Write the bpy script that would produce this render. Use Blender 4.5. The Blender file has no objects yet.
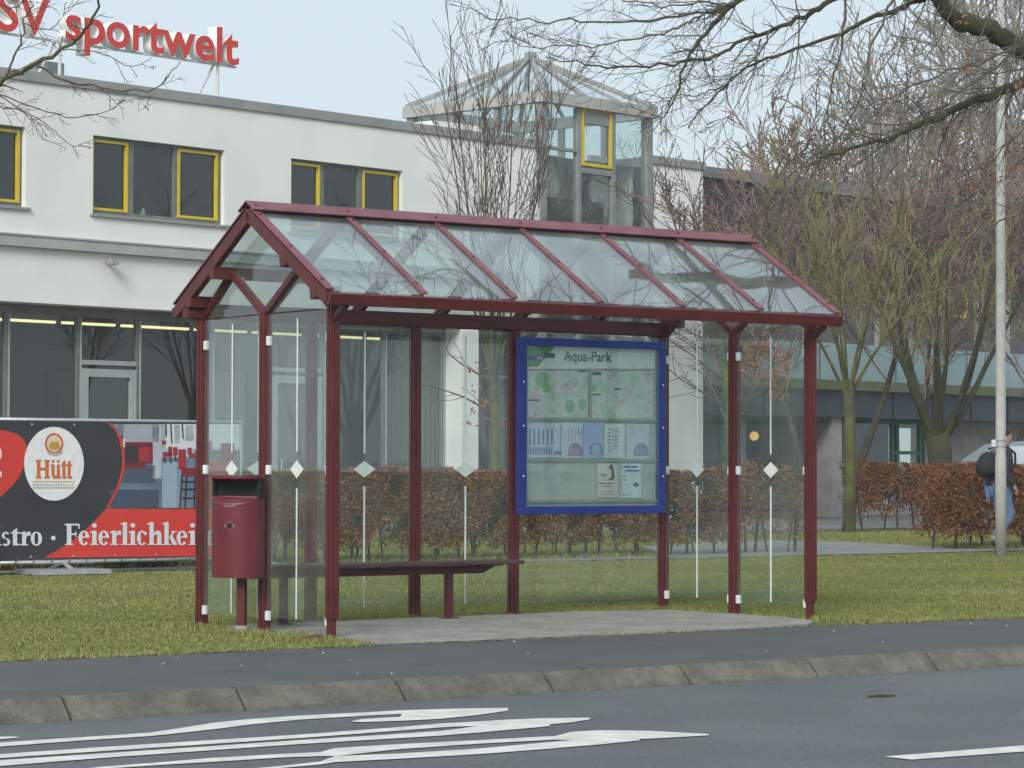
import bpy, math, random
import numpy as np
from mathutils import Vector, Matrix, Quaternion
R = math.radians
scene = bpy.context.scene
col = scene.collection

# ------------------------------------------------------------------ camera model (used to measure the place)
FOC, PIT, ROL, EYE = 2694.0, 0.031, 0.0022, 1.15
def ray(x, y):
    X, Y = x-512, y-384
    u = X*math.cos(ROL)+Y*math.sin(ROL); v = -X*math.sin(ROL)+Y*math.cos(ROL)
    c, s = math.cos(PIT), math.sin(PIT)
    d = Vector((u, FOC*c+v*s, FOC*s-v*c))
    return d/d.y
def G(x, y, z=0.0):
    d = ray(x, y); t = (z-EYE)/d.z
    return Vector((d.x*t, d.y*t, z))
def at(x, y, Y):
    d = ray(x, y)
    return Vector((d.x*Y, Y, EYE+d.z*Y))
class Frame:
    """a vertical plane frame: local x along the yaw, local y to its back, z up"""
    def __init__(s, o, yaw):
        s.o = Vector((o[0], o[1])); s.yaw = yaw
        s.a = Vector((math.sin(yaw), math.cos(yaw))); s.b = Vector((-math.cos(yaw), math.sin(yaw)))
        s.rot = math.pi/2-yaw
    def loc(s, x, y, off=0.0):
        d = ray(x, y); d2 = d.to_2d(); o = s.o+s.b*off
        t = o.dot(s.b)/d2.dot(s.b); P = d2*t
        return (P-s.o).dot(s.a), EYE+d.z*t
    def w(s, u, v, z=0.0):
        p = s.o+s.a*u+s.b*v
        return Vector((p.x, p.y, z))
    def uv(s, P):
        q = P.to_2d()-s.o
        return q.dot(s.a), q.dot(s.b)
SH = Frame((-1.2024, 18.1081), 0.9516)          # the shelter and everything along the kerb
d0 = ray(0, 384)
FB = Frame((d0.x*45, 45.0), 0.745)              # the building front

# ------------------------------------------------------------------ materials
MATS = {}
def mat(name, c, rough=0.7, c2=None, scale=8.0, bump=0.0, bscale=60.0, metal=0.0, spec=0.4, detail=6.0, lo=0.35, hi=0.65, stretch=None):
    if name in MATS: return MATS[name]
    m = bpy.data.materials.new(name); m.use_nodes = True
    nt = m.node_tree; b = nt.nodes['Principled BSDF']
    b.inputs['Base Color'].default_value = (*c, 1); b.inputs['Roughness'].default_value = rough
    b.inputs['Metallic'].default_value = metal; b.inputs['Specular IOR Level'].default_value = spec
    tc = nt.nodes.new('ShaderNodeTexCoord'); vec = tc.outputs['Object']
    if stretch:
        mp = nt.nodes.new('ShaderNodeMapping'); mp.inputs['Scale'].default_value = stretch
        nt.links.new(vec, mp.inputs[0]); vec = mp.outputs[0]
    if c2 is not None:
        n = nt.nodes.new('ShaderNodeTexNoise'); n.inputs['Scale'].default_value = scale; n.inputs['Detail'].default_value = detail
        nt.links.new(vec, n.inputs['Vector'])
        r = nt.nodes.new('ShaderNodeValToRGB'); r.color_ramp.elements[0].position = lo; r.color_ramp.elements[1].position = hi
        r.color_ramp.elements[0].color = (*c, 1); r.color_ramp.elements[1].color = (*c2, 1)
        nt.links.new(n.outputs[0], r.inputs[0]); nt.links.new(r.outputs[0], b.inputs['Base Color'])
    if bump:
        n2 = nt.nodes.new('ShaderNodeTexNoise'); n2.inputs['Scale'].default_value = bscale; n2.inputs['Detail'].default_value = 4
        nt.links.new(vec, n2.inputs['Vector'])
        bp = nt.nodes.new('ShaderNodeBump'); bp.inputs['Strength'].default_value = bump; bp.inputs['Distance'].default_value = 0.02
        nt.links.new(n2.outputs[0], bp.inputs['Height']); nt.links.new(bp.outputs[0], b.inputs['Normal'])
    MATS[name] = m
    return m
def glass(name, tint=(0.86, 0.92, 0.89), ior=1.5, milk=0.05, milkc=(0.55, 0.62, 0.58), rough=0.0, dirt=0.0, dscale=3.0, refl=1.0):
    m = bpy.data.materials.new(name); m.use_nodes = True; nt = m.node_tree; nt.nodes.clear()
    N = nt.nodes.new; L = nt.links.new
    out = N('ShaderNodeOutputMaterial'); tr = N('ShaderNodeBsdfTransparent'); tr.inputs[0].default_value = (*tint, 1)
    gl = N('ShaderNodeBsdfGlossy'); gl.inputs['Roughness'].default_value = rough; gl.inputs['Color'].default_value = (0.95, 0.97, 1, 1)
    df = N('ShaderNodeBsdfDiffuse'); df.inputs[0].default_value = (*milkc, 1)
    fr = N('ShaderNodeFresnel'); fr.inputs[0].default_value = ior
    ge = N('ShaderNodeNewGeometry'); io = N('ShaderNodeMapRange'); io.inputs[3].default_value = ior; io.inputs[4].default_value = 1/ior
    L(ge.outputs['Backfacing'], io.inputs[0]); L(io.outputs[0], fr.inputs[0])
    m1 = N('ShaderNodeMixShader'); m2 = N('ShaderNodeMixShader')
    ml = N('ShaderNodeMath'); ml.operation = 'MULTIPLY'; ml.inputs[1].default_value = refl; ml.use_clamp = True
    L(fr.outputs[0], ml.inputs[0]); L(ml.outputs[0], m1.inputs[0]); L(tr.outputs[0], m1.inputs[1]); L(gl.outputs[0], m1.inputs[2])
    L(m1.outputs[0], m2.inputs[1]); L(df.outputs[0], m2.inputs[2]); L(m2.outputs[0], out.inputs[0])
    if dirt:
        tc = N('ShaderNodeTexCoord'); n = N('ShaderNodeTexNoise'); n.inputs['Scale'].default_value = dscale; n.inputs['Detail'].default_value = 8
        n.inputs['Distortion'].default_value = 0.8
        L(tc.outputs['Object'], n.inputs['Vector']); mr = N('ShaderNodeMapRange')
        mr.inputs[1].default_value = 0.35; mr.inputs[2].default_value = 0.75; mr.inputs[3].default_value = milk; mr.inputs[4].default_value = milk+dirt
        L(n.outputs[0], mr.inputs[0]); L(mr.outputs[0], m2.inputs[0])
    else:
        m2.inputs[0].default_value = milk
    return m
def emit(name, c, s):
    m = bpy.data.materials.new(name); m.use_nodes = True
    b = m.node_tree.nodes['Principled BSDF']; b.inputs['Base Color'].default_value = (*c, 1)
    b.inputs['Emission Color'].default_value = (*c, 1); b.inputs['Emission Strength'].default_value = s
    return m

M = dict(
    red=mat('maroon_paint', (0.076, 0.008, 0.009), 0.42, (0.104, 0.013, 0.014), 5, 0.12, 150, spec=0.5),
    redtop=mat('maroon_weathered_skylit', (0.155, 0.050, 0.062), 0.5, (0.20, 0.080, 0.092), 6, 0.1, 120),  # ridge cap and bar tops: weathered, with sky light on top painted into the colour
    binred=mat('bin_red', (0.105, 0.010, 0.016), 0.38, (0.135, 0.015, 0.021), 4, 0.1, 90, spec=0.5),
    dark=mat('dark_inside', (0.012, 0.010, 0.010), 0.8),
    wood=mat('bench_wood', (0.055, 0.028, 0.03), 0.6, (0.09, 0.05, 0.05), 6, 0.4, 40, stretch=(0.3, 6, 6)),
    benchm=mat('bench_metal', (0.07, 0.012, 0.02), 0.45, (0.10, 0.02, 0.03), 6),
    clamp=mat('white_clamp', (0.75, 0.77, 0.77), 0.4, (0.62, 0.64, 0.64), 20),
    line=mat('etched_white', (0.72, 0.76, 0.75), 0.6, (0.62, 0.68, 0.66), 30),
    blue=mat('sign_blue', (0.012, 0.03, 0.22), 0.4, (0.018, 0.04, 0.26), 5, 0.1, 90),
    render=mat('white_render', (0.72, 0.74, 0.73), 0.9, (0.78, 0.80, 0.79), 0.7, 0.15, 40, detail=8),
    coping=mat('zinc_coping', (0.24, 0.25, 0.25), 0.55, (0.31, 0.32, 0.32), 1.5),
    frame=mat('grey_frame', (0.13, 0.145, 0.145), 0.5, (0.17, 0.185, 0.185), 4),
    lframe=mat('light_grey_frame', (0.30, 0.34, 0.34), 0.5, (0.36, 0.40, 0.40), 4),
    yellow=mat('yellow_frame', (0.55, 0.42, 0.02), 0.45, (0.62, 0.48, 0.03), 4),
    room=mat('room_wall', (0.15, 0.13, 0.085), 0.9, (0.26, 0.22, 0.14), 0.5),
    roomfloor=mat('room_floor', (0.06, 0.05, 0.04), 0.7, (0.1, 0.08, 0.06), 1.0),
    curtain=mat('curtain', (0.25, 0.27, 0.24), 0.9, (0.17, 0.19, 0.17), 9, stretch=(6, 6, 0.1)),
    metalw=mat('white_metal', (0.62, 0.64, 0.65), 0.45, (0.55, 0.57, 0.58), 10),
    galv=mat('galvanised', (0.42, 0.45, 0.47), 0.4, (0.52, 0.55, 0.57), 12, metal=0.5),
    letter_red=mat('letter_red', (0.62, 0.05, 0.04), 0.5, (0.56, 0.045, 0.04), 4),
    letter_white=mat('letter_white', (0.88, 0.88, 0.86), 0.6, (0.83, 0.83, 0.81), 5),
    brick=mat('dark_clinker', (0.040, 0.030, 0.036), 0.85, (0.070, 0.052, 0.060), 3, 0.3, 60),
    bluepanel=mat('blue_panel', (0.24, 0.34, 0.36), 0.5, (0.29, 0.39, 0.41), 0.9),
    darkblue=mat('dark_blue_fascia', (0.035, 0.05, 0.075), 0.5, (0.05, 0.065, 0.07), 1.5),
    concrete=mat('concrete_wall', (0.30, 0.30, 0.28), 0.9, (0.40, 0.39, 0.37), 2.5, 0.3, 30),
    green=mat('green_frame', (0.02, 0.16, 0.07), 0.5, (0.03, 0.20, 0.09), 4),
    ground=mat('soil_grass', (0.10, 0.11, 0.035), 0.95, (0.16, 0.155, 0.055), 1.6, 0.6, 30, detail=10),
    asphalt=mat('road_asphalt', (0.108, 0.119, 0.127), 0.62, (0.148, 0.160, 0.168), 0.9, 0.9, 120, detail=12, lo=0.3, hi=0.7),
    pave=mat('pavement_asphalt', (0.072, 0.076, 0.077), 0.75, (0.100, 0.104, 0.104), 1.7, 0.5, 150, detail=12, lo=0.3, hi=0.7),
    kerb=mat('kerb_stone', (0.090, 0.090, 0.074), 0.9, (0.155, 0.15, 0.125), 5, 0.6, 70, detail=10),
    pad=mat('concrete_pad', (0.22, 0.22, 0.19), 0.9, (0.31, 0.305, 0.27), 2.6, 0.5, 80, detail=10),
    slab=mat('path_slabs', (0.19, 0.195, 0.19), 0.9, (0.24, 0.24, 0.23), 2, 0.3, 50),
    paint=mat('road_paint', (0.54, 0.54, 0.51), 0.75, (0.70, 0.70, 0.67), 6, 0.3, 150, detail=12),
    bark=mat('grey_bark', (0.050, 0.042, 0.034), 0.95, (0.085, 0.078, 0.055), 5, 0.5, 60),
    moss=mat('mossy_bark', (0.055, 0.050, 0.030), 0.95, (0.105, 0.115, 0.030), 3, 0.4, 60, lo=0.4, hi=0.6),
    darkmoss=mat('dark_mossy_bark', (0.030, 0.030, 0.020), 0.95, (0.050, 0.060, 0.022), 3, 0.4, 60),
    twig=mat('twig_brown', (0.075, 0.060, 0.048), 0.95, (0.11, 0.09, 0.07), 4),
    twigdark=mat('twig_dark', (0.085, 0.078, 0.064), 0.95, (0.105, 0.105, 0.070), 4),
    twigmoss=mat('twig_moss', (0.145, 0.14, 0.055), 0.95, (0.20, 0.19, 0.09), 4),
    twigred=mat('twig_purple', (0.17, 0.115, 0.105), 0.95, (0.24, 0.18, 0.15), 1.0),
    twiggrey=mat('twig_far', (0.24, 0.23, 0.20), 0.95, (0.28, 0.25, 0.22), 0.6),
    leafo=mat('dry_leaf', (0.26, 0.085, 0.035), 0.85, (0.33, 0.13, 0.06), 9),
        polem=mat('lamp_post_grey', (0.37, 0.38, 0.36), 0.6, (0.45, 0.45, 0.42), 9, 0.2, 60),
)
def leafmat(name, cols):
    m = bpy.data.materials.new(name); m.use_nodes = True; nt = m.node_tree; b = nt.nodes['Principled BSDF']
    b.inputs['Roughness'].default_value = 0.85; b.inputs['Specular IOR Level'].default_value = 0.2
    at_ = nt.nodes.new('ShaderNodeAttribute'); at_.attribute_name = 'rnd'; r = nt.nodes.new('ShaderNodeValToRGB')
    while len(r.color_ramp.elements) < len(cols): r.color_ramp.elements.new(0.5)
    for i, c in enumerate(cols):
        r.color_ramp.elements[i].position = i/(len(cols)-1); r.color_ramp.elements[i].color = (*c, 1)
    nt.links.new(at_.outputs['Fac'], r.inputs[0]); nt.links.new(r.outputs[0], b.inputs['Base Color'])
    return m
def speckle(m, scale, amt):
    nt = m.node_tree; b = nt.nodes['Principled BSDF']; l = b.inputs['Base Color'].links[0]; src = l.from_socket
    tc = nt.nodes.new('ShaderNodeTexCoord'); n = nt.nodes.new('ShaderNodeTexNoise'); n.inputs['Scale'].default_value = scale; n.inputs['Detail'].default_value = 3; n.inputs['Roughness'].default_value = 0.8
    nt.links.new(tc.outputs['Object'], n.inputs['Vector']); r = nt.nodes.new('ShaderNodeMapRange'); r.inputs[1].default_value = 0.3; r.inputs[2].default_value = 0.7; r.inputs[3].default_value = 1-amt; r.inputs[4].default_value = 1+amt
    nt.links.new(n.outputs[0], r.inputs[0]); mx = nt.nodes.new('ShaderNodeVectorMath'); mx.operation = 'MULTIPLY'
    nt.links.new(src, mx.inputs[0]); nt.links.new(r.outputs[0], mx.inputs[1]); nt.links.new(mx.outputs[0], b.inputs['Base Color'])
speckle(M['asphalt'], 28, 0.28); speckle(M['pave'], 32, 0.28); speckle(M['pad'], 14, 0.16); speckle(M['kerb'], 22, 0.22); speckle(M['paint'], 30, 0.14); speckle(M['render'], 0.35, 0.03)
M['hedge'] = leafmat('beech_leaves', [(0.065, 0.032, 0.018), (0.15, 0.066, 0.032), (0.25, 0.115, 0.052), (0.36, 0.19, 0.09)])
M['grass'] = leafmat('grass_blades', [(0.11, 0.135, 0.036), (0.18, 0.205, 0.062), (0.25, 0.265, 0.09), (0.34, 0.29, 0.15)])
M['ivy'] = leafmat('ivy_leaves', [(0.05, 0.06, 0.01), (0.13, 0.13, 0.02), (0.28, 0.25, 0.03)])
M['glass'] = glass('shelter_glass', (0.92, 0.95, 0.935), 1.5, 0.022, (0.50, 0.60, 0.55), dirt=0.05)
M['roofglass'] = glass('roof_glass', (0.86, 0.91, 0.90), 1.52, 0.04, (0.6, 0.66, 0.66), rough=0.01, dirt=0.09, dscale=2.0, refl=1.35)
M['winglass'] = glass('window_glass', (0.84, 0.87, 0.83), 1.5, 0.02, (0.3, 0.33, 0.3), refl=1.0)
M['towerglass'] = glass('tower_glass', (0.90, 0.94, 0.93), 1.5, 0.03, (0.6, 0.66, 0.66))
M['signglass'] = glass('sign_glass', (0.92, 0.955, 0.95), 1.5, 0.03, (0.5, 0.57, 0.56), dirt=0.05, refl=0.8)
M['lampl'] = emit('tube_light', (1.0, 0.90, 0.50), 1.1)
M['lampo'] = emit('entrance_lamp', (1.0, 0.60, 0.18), 0.55)
def plain(c, rough=0.6):
    key = 'p_%.3f_%.3f_%.3f' % c
    return mat(key, c, rough, tuple(min(1, x*1.12) for x in c), 12)

# ------------------------------------------------------------------ mesh builder
class MB:
    def __init__(s): s.v = []; s.f = []
    def poly(s, pts):
        n = len(s.v); s.v += [tuple(p) for p in pts]; s.f.append(tuple(range(n, n+len(pts)))); return s
    def hexa(s, c):
        n = len(s.v); s.v += [tuple(p) for p in c]
        for q in ((0,3,2,1),(4,5,6,7),(0,1,5,4),(1,2,6,5),(2,3,7,6),(3,0,4,7)): s.f.append(tuple(n+i for i in q))
        return s
    def box(s, x0, x1, y0, y1, z0, z1):
        return s.hexa([(x0,y0,z0),(x1,y0,z0),(x1,y1,z0),(x0,y1,z0),(x0,y0,z1),(x1,y0,z1),(x1,y1,z1),(x0,y1,z1)])
    def bar(s, p, q, w, h, up=(0,0,1)):
        p, q, up = Vector(p), Vector(q), Vector(up); d = (q-p).normalized()
        sx = d.cross(up).normalized()*w/2; sy = sx.cross(d).normalized()*h/2
        return s.hexa([p-sx-sy, p+sx-sy, p+sx+sy, p-sx+sy, q-sx-sy, q+sx-sy, q+sx+sy, q-sx+sy])
    def prism(s, pts, d):
        """pts: loop of 3D points, d: extrusion vector"""
        d = Vector(d); n = len(s.v); k = len(pts)
        s.v += [tuple(Vector(p)) for p in pts]+[tuple(Vector(p)+d) for p in pts]
        s.f.append(tuple(range(n+k-1, n-1, -1))); s.f.append(tuple(range(n+k, n+2*k)))
        for i in range(k):
            j = (i+1) % k; s.f.append((n+i, n+j, n+k+j, n+k+i))
        return s
    def tube(s, pts, rad, k=6, cap=True):
        n = len(s.v); m = len(pts)
        t0 = (pts[-1]-pts[0])
        ref = Vector((0,0,1)) if abs(t0.normalized().z) < 0.8 else Vector((1,0,0))
        for i, p in enumerate(pts):
            t = (pts[min(i+1, m-1)]-pts[max(i-1, 0)])
            if t.length < 1e-9: t = Vector((0,0,1))
            t.normalize(); x = t.cross(ref)
            if x.length < 1e-4: x = t.cross(Vector((0.3,1,0.2)))
            x.normalize(); y = t.cross(x)
            for j in range(k):
                a = 2*math.pi*j/k
                s.v.append(tuple(p+(x*math.cos(a)+y*math.sin(a))*rad[i]))
        for i in range(m-1):
            for j in range(k):
                j2 = (j+1) % k
                s.f.append((n+i*k+j, n+i*k+j2, n+(i+1)*k+j2, n+(i+1)*k+j))
        if cap:
            s.f.append(tuple(n+j for j in range(k-1, -1, -1))); s.f.append(tuple(n+(m-1)*k+j for j in range(k)))
        return s
    def cyl(s, p, q, r, k=16, r2=None):
        return s.tube([Vector(p), Vector(q)], [r, r if r2 is None else r2], k)
    def build(s, name, m, parent=None, smooth=False, bevel=0.0):
        me = bpy.data.meshes.new(name); me.from_pydata(s.v, [], s.f); me.update()
        if smooth: me.polygons.foreach_set('use_smooth', [True]*len(me.polygons))
        o = bpy.data.objects.new(name, me); col.objects.link(o)
        if m is not None: me.materials.append(m)
        if parent is not None: o.parent = parent
        if bevel:
            b = o.modifiers.new('b', 'BEVEL'); b.width = bevel; b.segments = 2; b.limit_method = 'ANGLE'
        return o
def tag(o, label=None, cat=None, group=None, kind=None):
    if label: o['label'] = label
    if cat: o['category'] = cat
    if group: o['group'] = group
    if kind: o['kind'] = kind
    return o
def empty(name, loc, rz=0.0):
    o = bpy.data.objects.new(name, None); o.empty_display_size = 0.1; col.objects.link(o)
    o.location = loc; o.rotation_euler = (0, 0, rz)
    return o
def copy_tree(o, parent=None):
    c = o.copy(); col.objects.link(c)
    if parent is not None: c.parent = parent
    for ch in [x for x in bpy.data.objects if x.parent is o]: copy_tree(ch, c)
    return c
def text_mesh(body, size, extrude=0.0, offset=0.0, sx=1.0, align='LEFT'):
    cu = bpy.data.curves.new('t', 'FONT'); cu.body = body; cu.size = size; cu.extrude = extrude; cu.offset = offset
    cu.align_x = align; cu.resolution_u = 4
    o = bpy.data.objects.new('t', cu); col.objects.link(o)
    bpy.context.view_layer.update()
    me = bpy.data.meshes.new_from_object(o.evaluated_get(bpy.context.evaluated_depsgraph_get()))
    bpy.data.objects.remove(o)
    # stand it upright: text x -> local x, text y -> local z, facing local -y
    for v in me.vertices: v.co = Vector((v.co.x*sx, -v.co.z, v.co.y))
    return me
def mesh_obj(name, me, m, parent, loc=(0,0,0)):
    me.materials.clear(); me.materials.append(m); me.name = name
    o = bpy.data.objects.new(name, me); col.objects.link(o); o.parent = parent; o.location = loc
    return o
def ellipse(cx, cz, rx, rz, n=28, a0=0, a1=360, y=0.0):
    return [(cx+rx*math.cos(R(a0+(a1-a0)*i/n)), y, cz+rz*math.sin(R(a0+(a1-a0)*i/n))) for i in range(n+(0 if a1-a0 >= 360 else 1))]

# ------------------------------------------------------------------ ground, road, kerb, pavement, paths
def sheet(name, pts, m, z, kind='structure'):
    mb = MB(); mb.poly([(p[0], p[1], z) for p in pts]); o = mb.build(name, m); o['kind'] = kind
    return o
def strip(name, u0, u1, v0, v1, m, z):
    return sheet(name, [SH.w(u0, v0), SH.w(u1, v0), SH.w(u1, v1), SH.w(u0, v1)], m, z)
sheet('ground', [SH.w(-400, -3.2), SH.w(900, -3.2), SH.w(900, 900), SH.w(-400, 900)], M['ground'], -0.012)
sheet('verge', [SH.w(-400, -600), SH.w(900, -600), SH.w(900, -11.5), SH.w(-400, -11.5)], M['ground'], -0.09)
strip('road', -300, 600, -13.5, -3.26, M['asphalt'], -0.105)
# pavement with a slightly wavering grass edge
random.seed(4)
edge = []
for i in range(0, 121):
    u = -20+i*0.5
    edge.append(SH.w(u, -0.70+random.uniform(-0.05, 0.05)+0.05*math.sin(u*0.9)))
sheet('pavement', [SH.w(-300, -3.17), SH.w(600, -3.17), SH.w(600, -0.7)]+edge[::-1]+[SH.w(-300, -0.7)], M['pave'], 0.0)
# kerb stones
kroot = empty('kerb', SH.w(0, -3.2, 0), SH.rot); kroot['kind'] = 'structure'
random.seed(2)
for i in range(-12, 40):
    u0 = 0.385+i*0.985; g = 0.008
    mb = MB(); dz = random.uniform(-0.003, 0.003)
    prof = [(0.03, -0.2), (-0.125, -0.2), (-0.125, -0.104), (-0.118, -0.090), (-0.022, 0.0+dz), (-0.012, 0.005+dz), (0.03, 0.007+dz)]
    mb.prism([(u0+g, y, z) for y, z in prof], (0.985-2*g, 0, 0))
    mb.build('kerb_stone', M['kerb'], kroot, bevel=0.003)
# moss and dirt in the seam behind the kerb and along the lawn edge
mb = MB(); random.seed(31)
for i in range(2600):
    u = random.uniform(-5, 9); v = -3.165+random.gauss(0, 0.014) if random.random() < 0.55 else -0.72-abs(random.gauss(0, 0.03)); p = SH.w(u, v, 0.001); s_ = random.uniform(0.006, 0.02)
    a = random.uniform(0, 6); c_ = Vector((math.cos(a), math.sin(a), 0))*s_; d_ = Vector((-math.sin(a), math.cos(a), 0))*s_*0.6
    mb.poly([p-c_, p-d_, p+c_, p+d_+Vector((0, 0, 0.006))])
tag(mb.build('seam_moss', mat('seam_moss', (0.075, 0.075, 0.03), 0.95, (0.11, 0.095, 0.06), 3)), 'thin line of moss and dirt along the pavement seams', 'moss', None, 'stuff')
# concrete pad under the shelter
random.seed(8)
pp = []
for u, v in [(-0.05, -0.70), (0.6, -0.72), (1.3, -0.70), (2.0, -0.73), (2.7, -0.70), (3.3, -0.68), (3.75, -0.6), (4.1, -0.25), (4.23, 0.2), (4.2, 0.9), (4.1, 1.55), (3.4, 1.72), (2.7, 1.66), (2.0, 1.72), (1.2, 1.66), (0.5, 1.7), (0.08, 1.6), (0.1, 1.1), (0.02, 0.6), (-0.02, 0.1), (-0.12, -0.35)]:
    pp.append(SH.w(u+random.uniform(-0.03, 0.03), v+random.uniform(-0.02, 0.02)))
mb = MB(); mb.prism([(p.x, p.y, -0.02) for p in pp], (0, 0, 0.028)); pad = mb.build('shelter_pad', M['pad']); pad['kind'] = 'structure'
# foot path behind, side path and forecourt
strip('footpath', -60, 120, 11.35, 12.05, M['slab'], 0.0)
SIDE = [G(640, 546), G(735, 540.5), G(800, 540.2), G(850, 541.5), G(900, 544.2), G(975, 548.8), SH.w(18.5, 12.04), SH.w(12.5, 12.04)]
sheet('side_path', SIDE, M['slab'], -0.004)
sheet('forecourt', [G(300, 527), G(700, 530.5), G(1024, 526), FB.w(60, -9), FB.w(60, 5), FB.w(-30, 5), FB.w(-30, -9)], M['slab'], -0.0075)

# worn road markings (poured paint, traced shapes on the road plane)
def roadpoly(mb, pts):
    mb.poly([G(x, y, -0.1005) for x, y in pts][::-1])
def Z1(x, y): return (x/2.438, 540+y/2.438)
def Z2(x, y): return (400+x/2.438, 540+y/2.438)
def ribbon(mb, pts, closed=False):
    """pts: (x, ytop, ybottom) in image measure, painted on the road plane"""
    for (x0, t0, b0), (x1, t1, b1) in zip(pts, pts[1:]):
        roadpoly(mb, [(x0, t0), (x1, t1), (x1, b1), (x0, b0)])
mk = empty('road_marking', G(300, 735, -0.105)); tag(mk, None, None, None, 'structure')
def mark(build):
    mb = MB(); build(mb)
    mb.v = [(x-mk.location.x, y-mk.location.y, z-mk.location.z) for x, y, z in mb.v]
    mb.build('painted_line', M['paint'], mk)
def l1(mb):
    ribbon(mb, [(-60, 749, 752), (0, 742.5, 746.5), (60, 738.5, 742), (115, 735, 738.2), (150, 732.5, 736), (180, 728, 733), (215, 722.5, 729), (250, 719, 724.5), (300, 715.5, 719.5), (350, 713, 716.5), (400, 710.3, 713.8), (455, 708.6, 711.6), (508, 707.8, 710.0)])
    ribbon(mb, [(352, 721, 721.6), (362, 719.0, 722.0), (400, 716.9, 720.8), (402, 713.69, 720.7), (440, 712.18, 718.8), (480, 710.7, 714.6), (508, 710.0, 710.6)])
def l2(mb):
    ribbon(mb, [(-60, 761, 766), (0, 754, 758), (100, 747.2, 751.2), (200, 740.8, 744.6), (300, 734.5, 738), (400, 727, 730.5), (440, 723.5, 727.4), (478, 721.4, 725.6), (500, 720, 726.0), (540, 718.2, 725.2), (572, 717.7, 722.2), (590, 717.6, 719.2)])
    ribbon(mb, [(-60, 770, 775), (0, 760.2, 766), (100, 753.5, 758), (200, 747, 751), (300, 740, 744), (360, 736.4, 740.4), (440, 731, 735.6), (460, 728.6, 734), (478, 725.6, 732.5), (500, 726.0, 730.6), (540, 725.2, 727), (550, 724.2, 725.8)])
def l3(mb):
    ribbon(mb, [(60, 772, 776), (100, 766.8, 769), (150, 763, 765.5), (210, 758, 762), (280, 754, 757.5), (320, 752, 756), (335, 748, 756), (400, 744, 749), (480, 740, 743.5), (555, 736, 739.6), (572, 731.6, 739.9), (600, 730.2, 740.0), (650, 730.8, 738.6), (709, 734, 735.2)])
    ribbon(mb, [(210, 772, 776), (280, 766, 768), (320, 761.5, 764.4), (335, 756, 762), (400, 753.4, 758.6), (480, 748.4, 754), (550, 742, 748.6), (572, 739.9, 746.7), (600, 740.0, 744.4), (640, 738.8, 740.2)])
def l4(mb): ribbon(mb, [(-30, 738, 741), (0, 736.6, 739.2), (14, 736.4, 738), (19, 737.2, 737.7)])
def l5(mb): roadpoly(mb, [(884, 756.5), (1040, 744), (1044, 750), (912, 759.5)])
for b_ in (l1, l2, l3, l4, l5): mark(b_)

# a dark twig on the road
mb = MB(); mb.tube([G(868, 696.5, -0.097), G(880, 695.6, -0.092), G(895, 695.8, -0.097)], [0.006, 0.008, 0.004], 5)
tag(mb.build('fallen_twig', M['darkmoss']), 'small dark fallen twig lying on the road at right', 'twig')

# ------------------------------------------------------------------ grass
rng = np.random.default_rng(5)
def fast_mesh(name, verts, nper, m, rnd, parent=None):
    """verts: (N*nper,3) float array, faces are N polygons of nper corners"""
    N = len(verts)//nper
    me = bpy.data.meshes.new(name)
    me.vertices.add(len(verts)); me.vertices.foreach_set('co', verts.astype(np.float32).ravel())
    me.loops.add(len(verts)); me.loops.foreach_set('vertex_index', np.arange(len(verts), dtype=np.int32))
    me.polygons.add(N); me.polygons.foreach_set('loop_start', (np.arange(N)*nper).astype(np.int32))
    me.update(calc_edges=True)
    at_ = me.attributes.new('rnd', 'FLOAT', 'FACE'); at_.data.foreach_set('value', rnd.astype(np.float32))
    me.materials.append(m); me.validate()
    o = bpy.data.objects.new(name, me); col.objects.link(o)
    if parent is not None: o.parent = parent
    return o
def lump(u, v, s=1.0):
    return (np.sin(u*1.7*s+1.3*np.sin(v*2.1*s))+np.sin(v*2.9*s+1.7*np.sin(u*1.3*s+2))+np.sin((u*0.9+v*1.1)*3.7*s))/3
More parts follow.
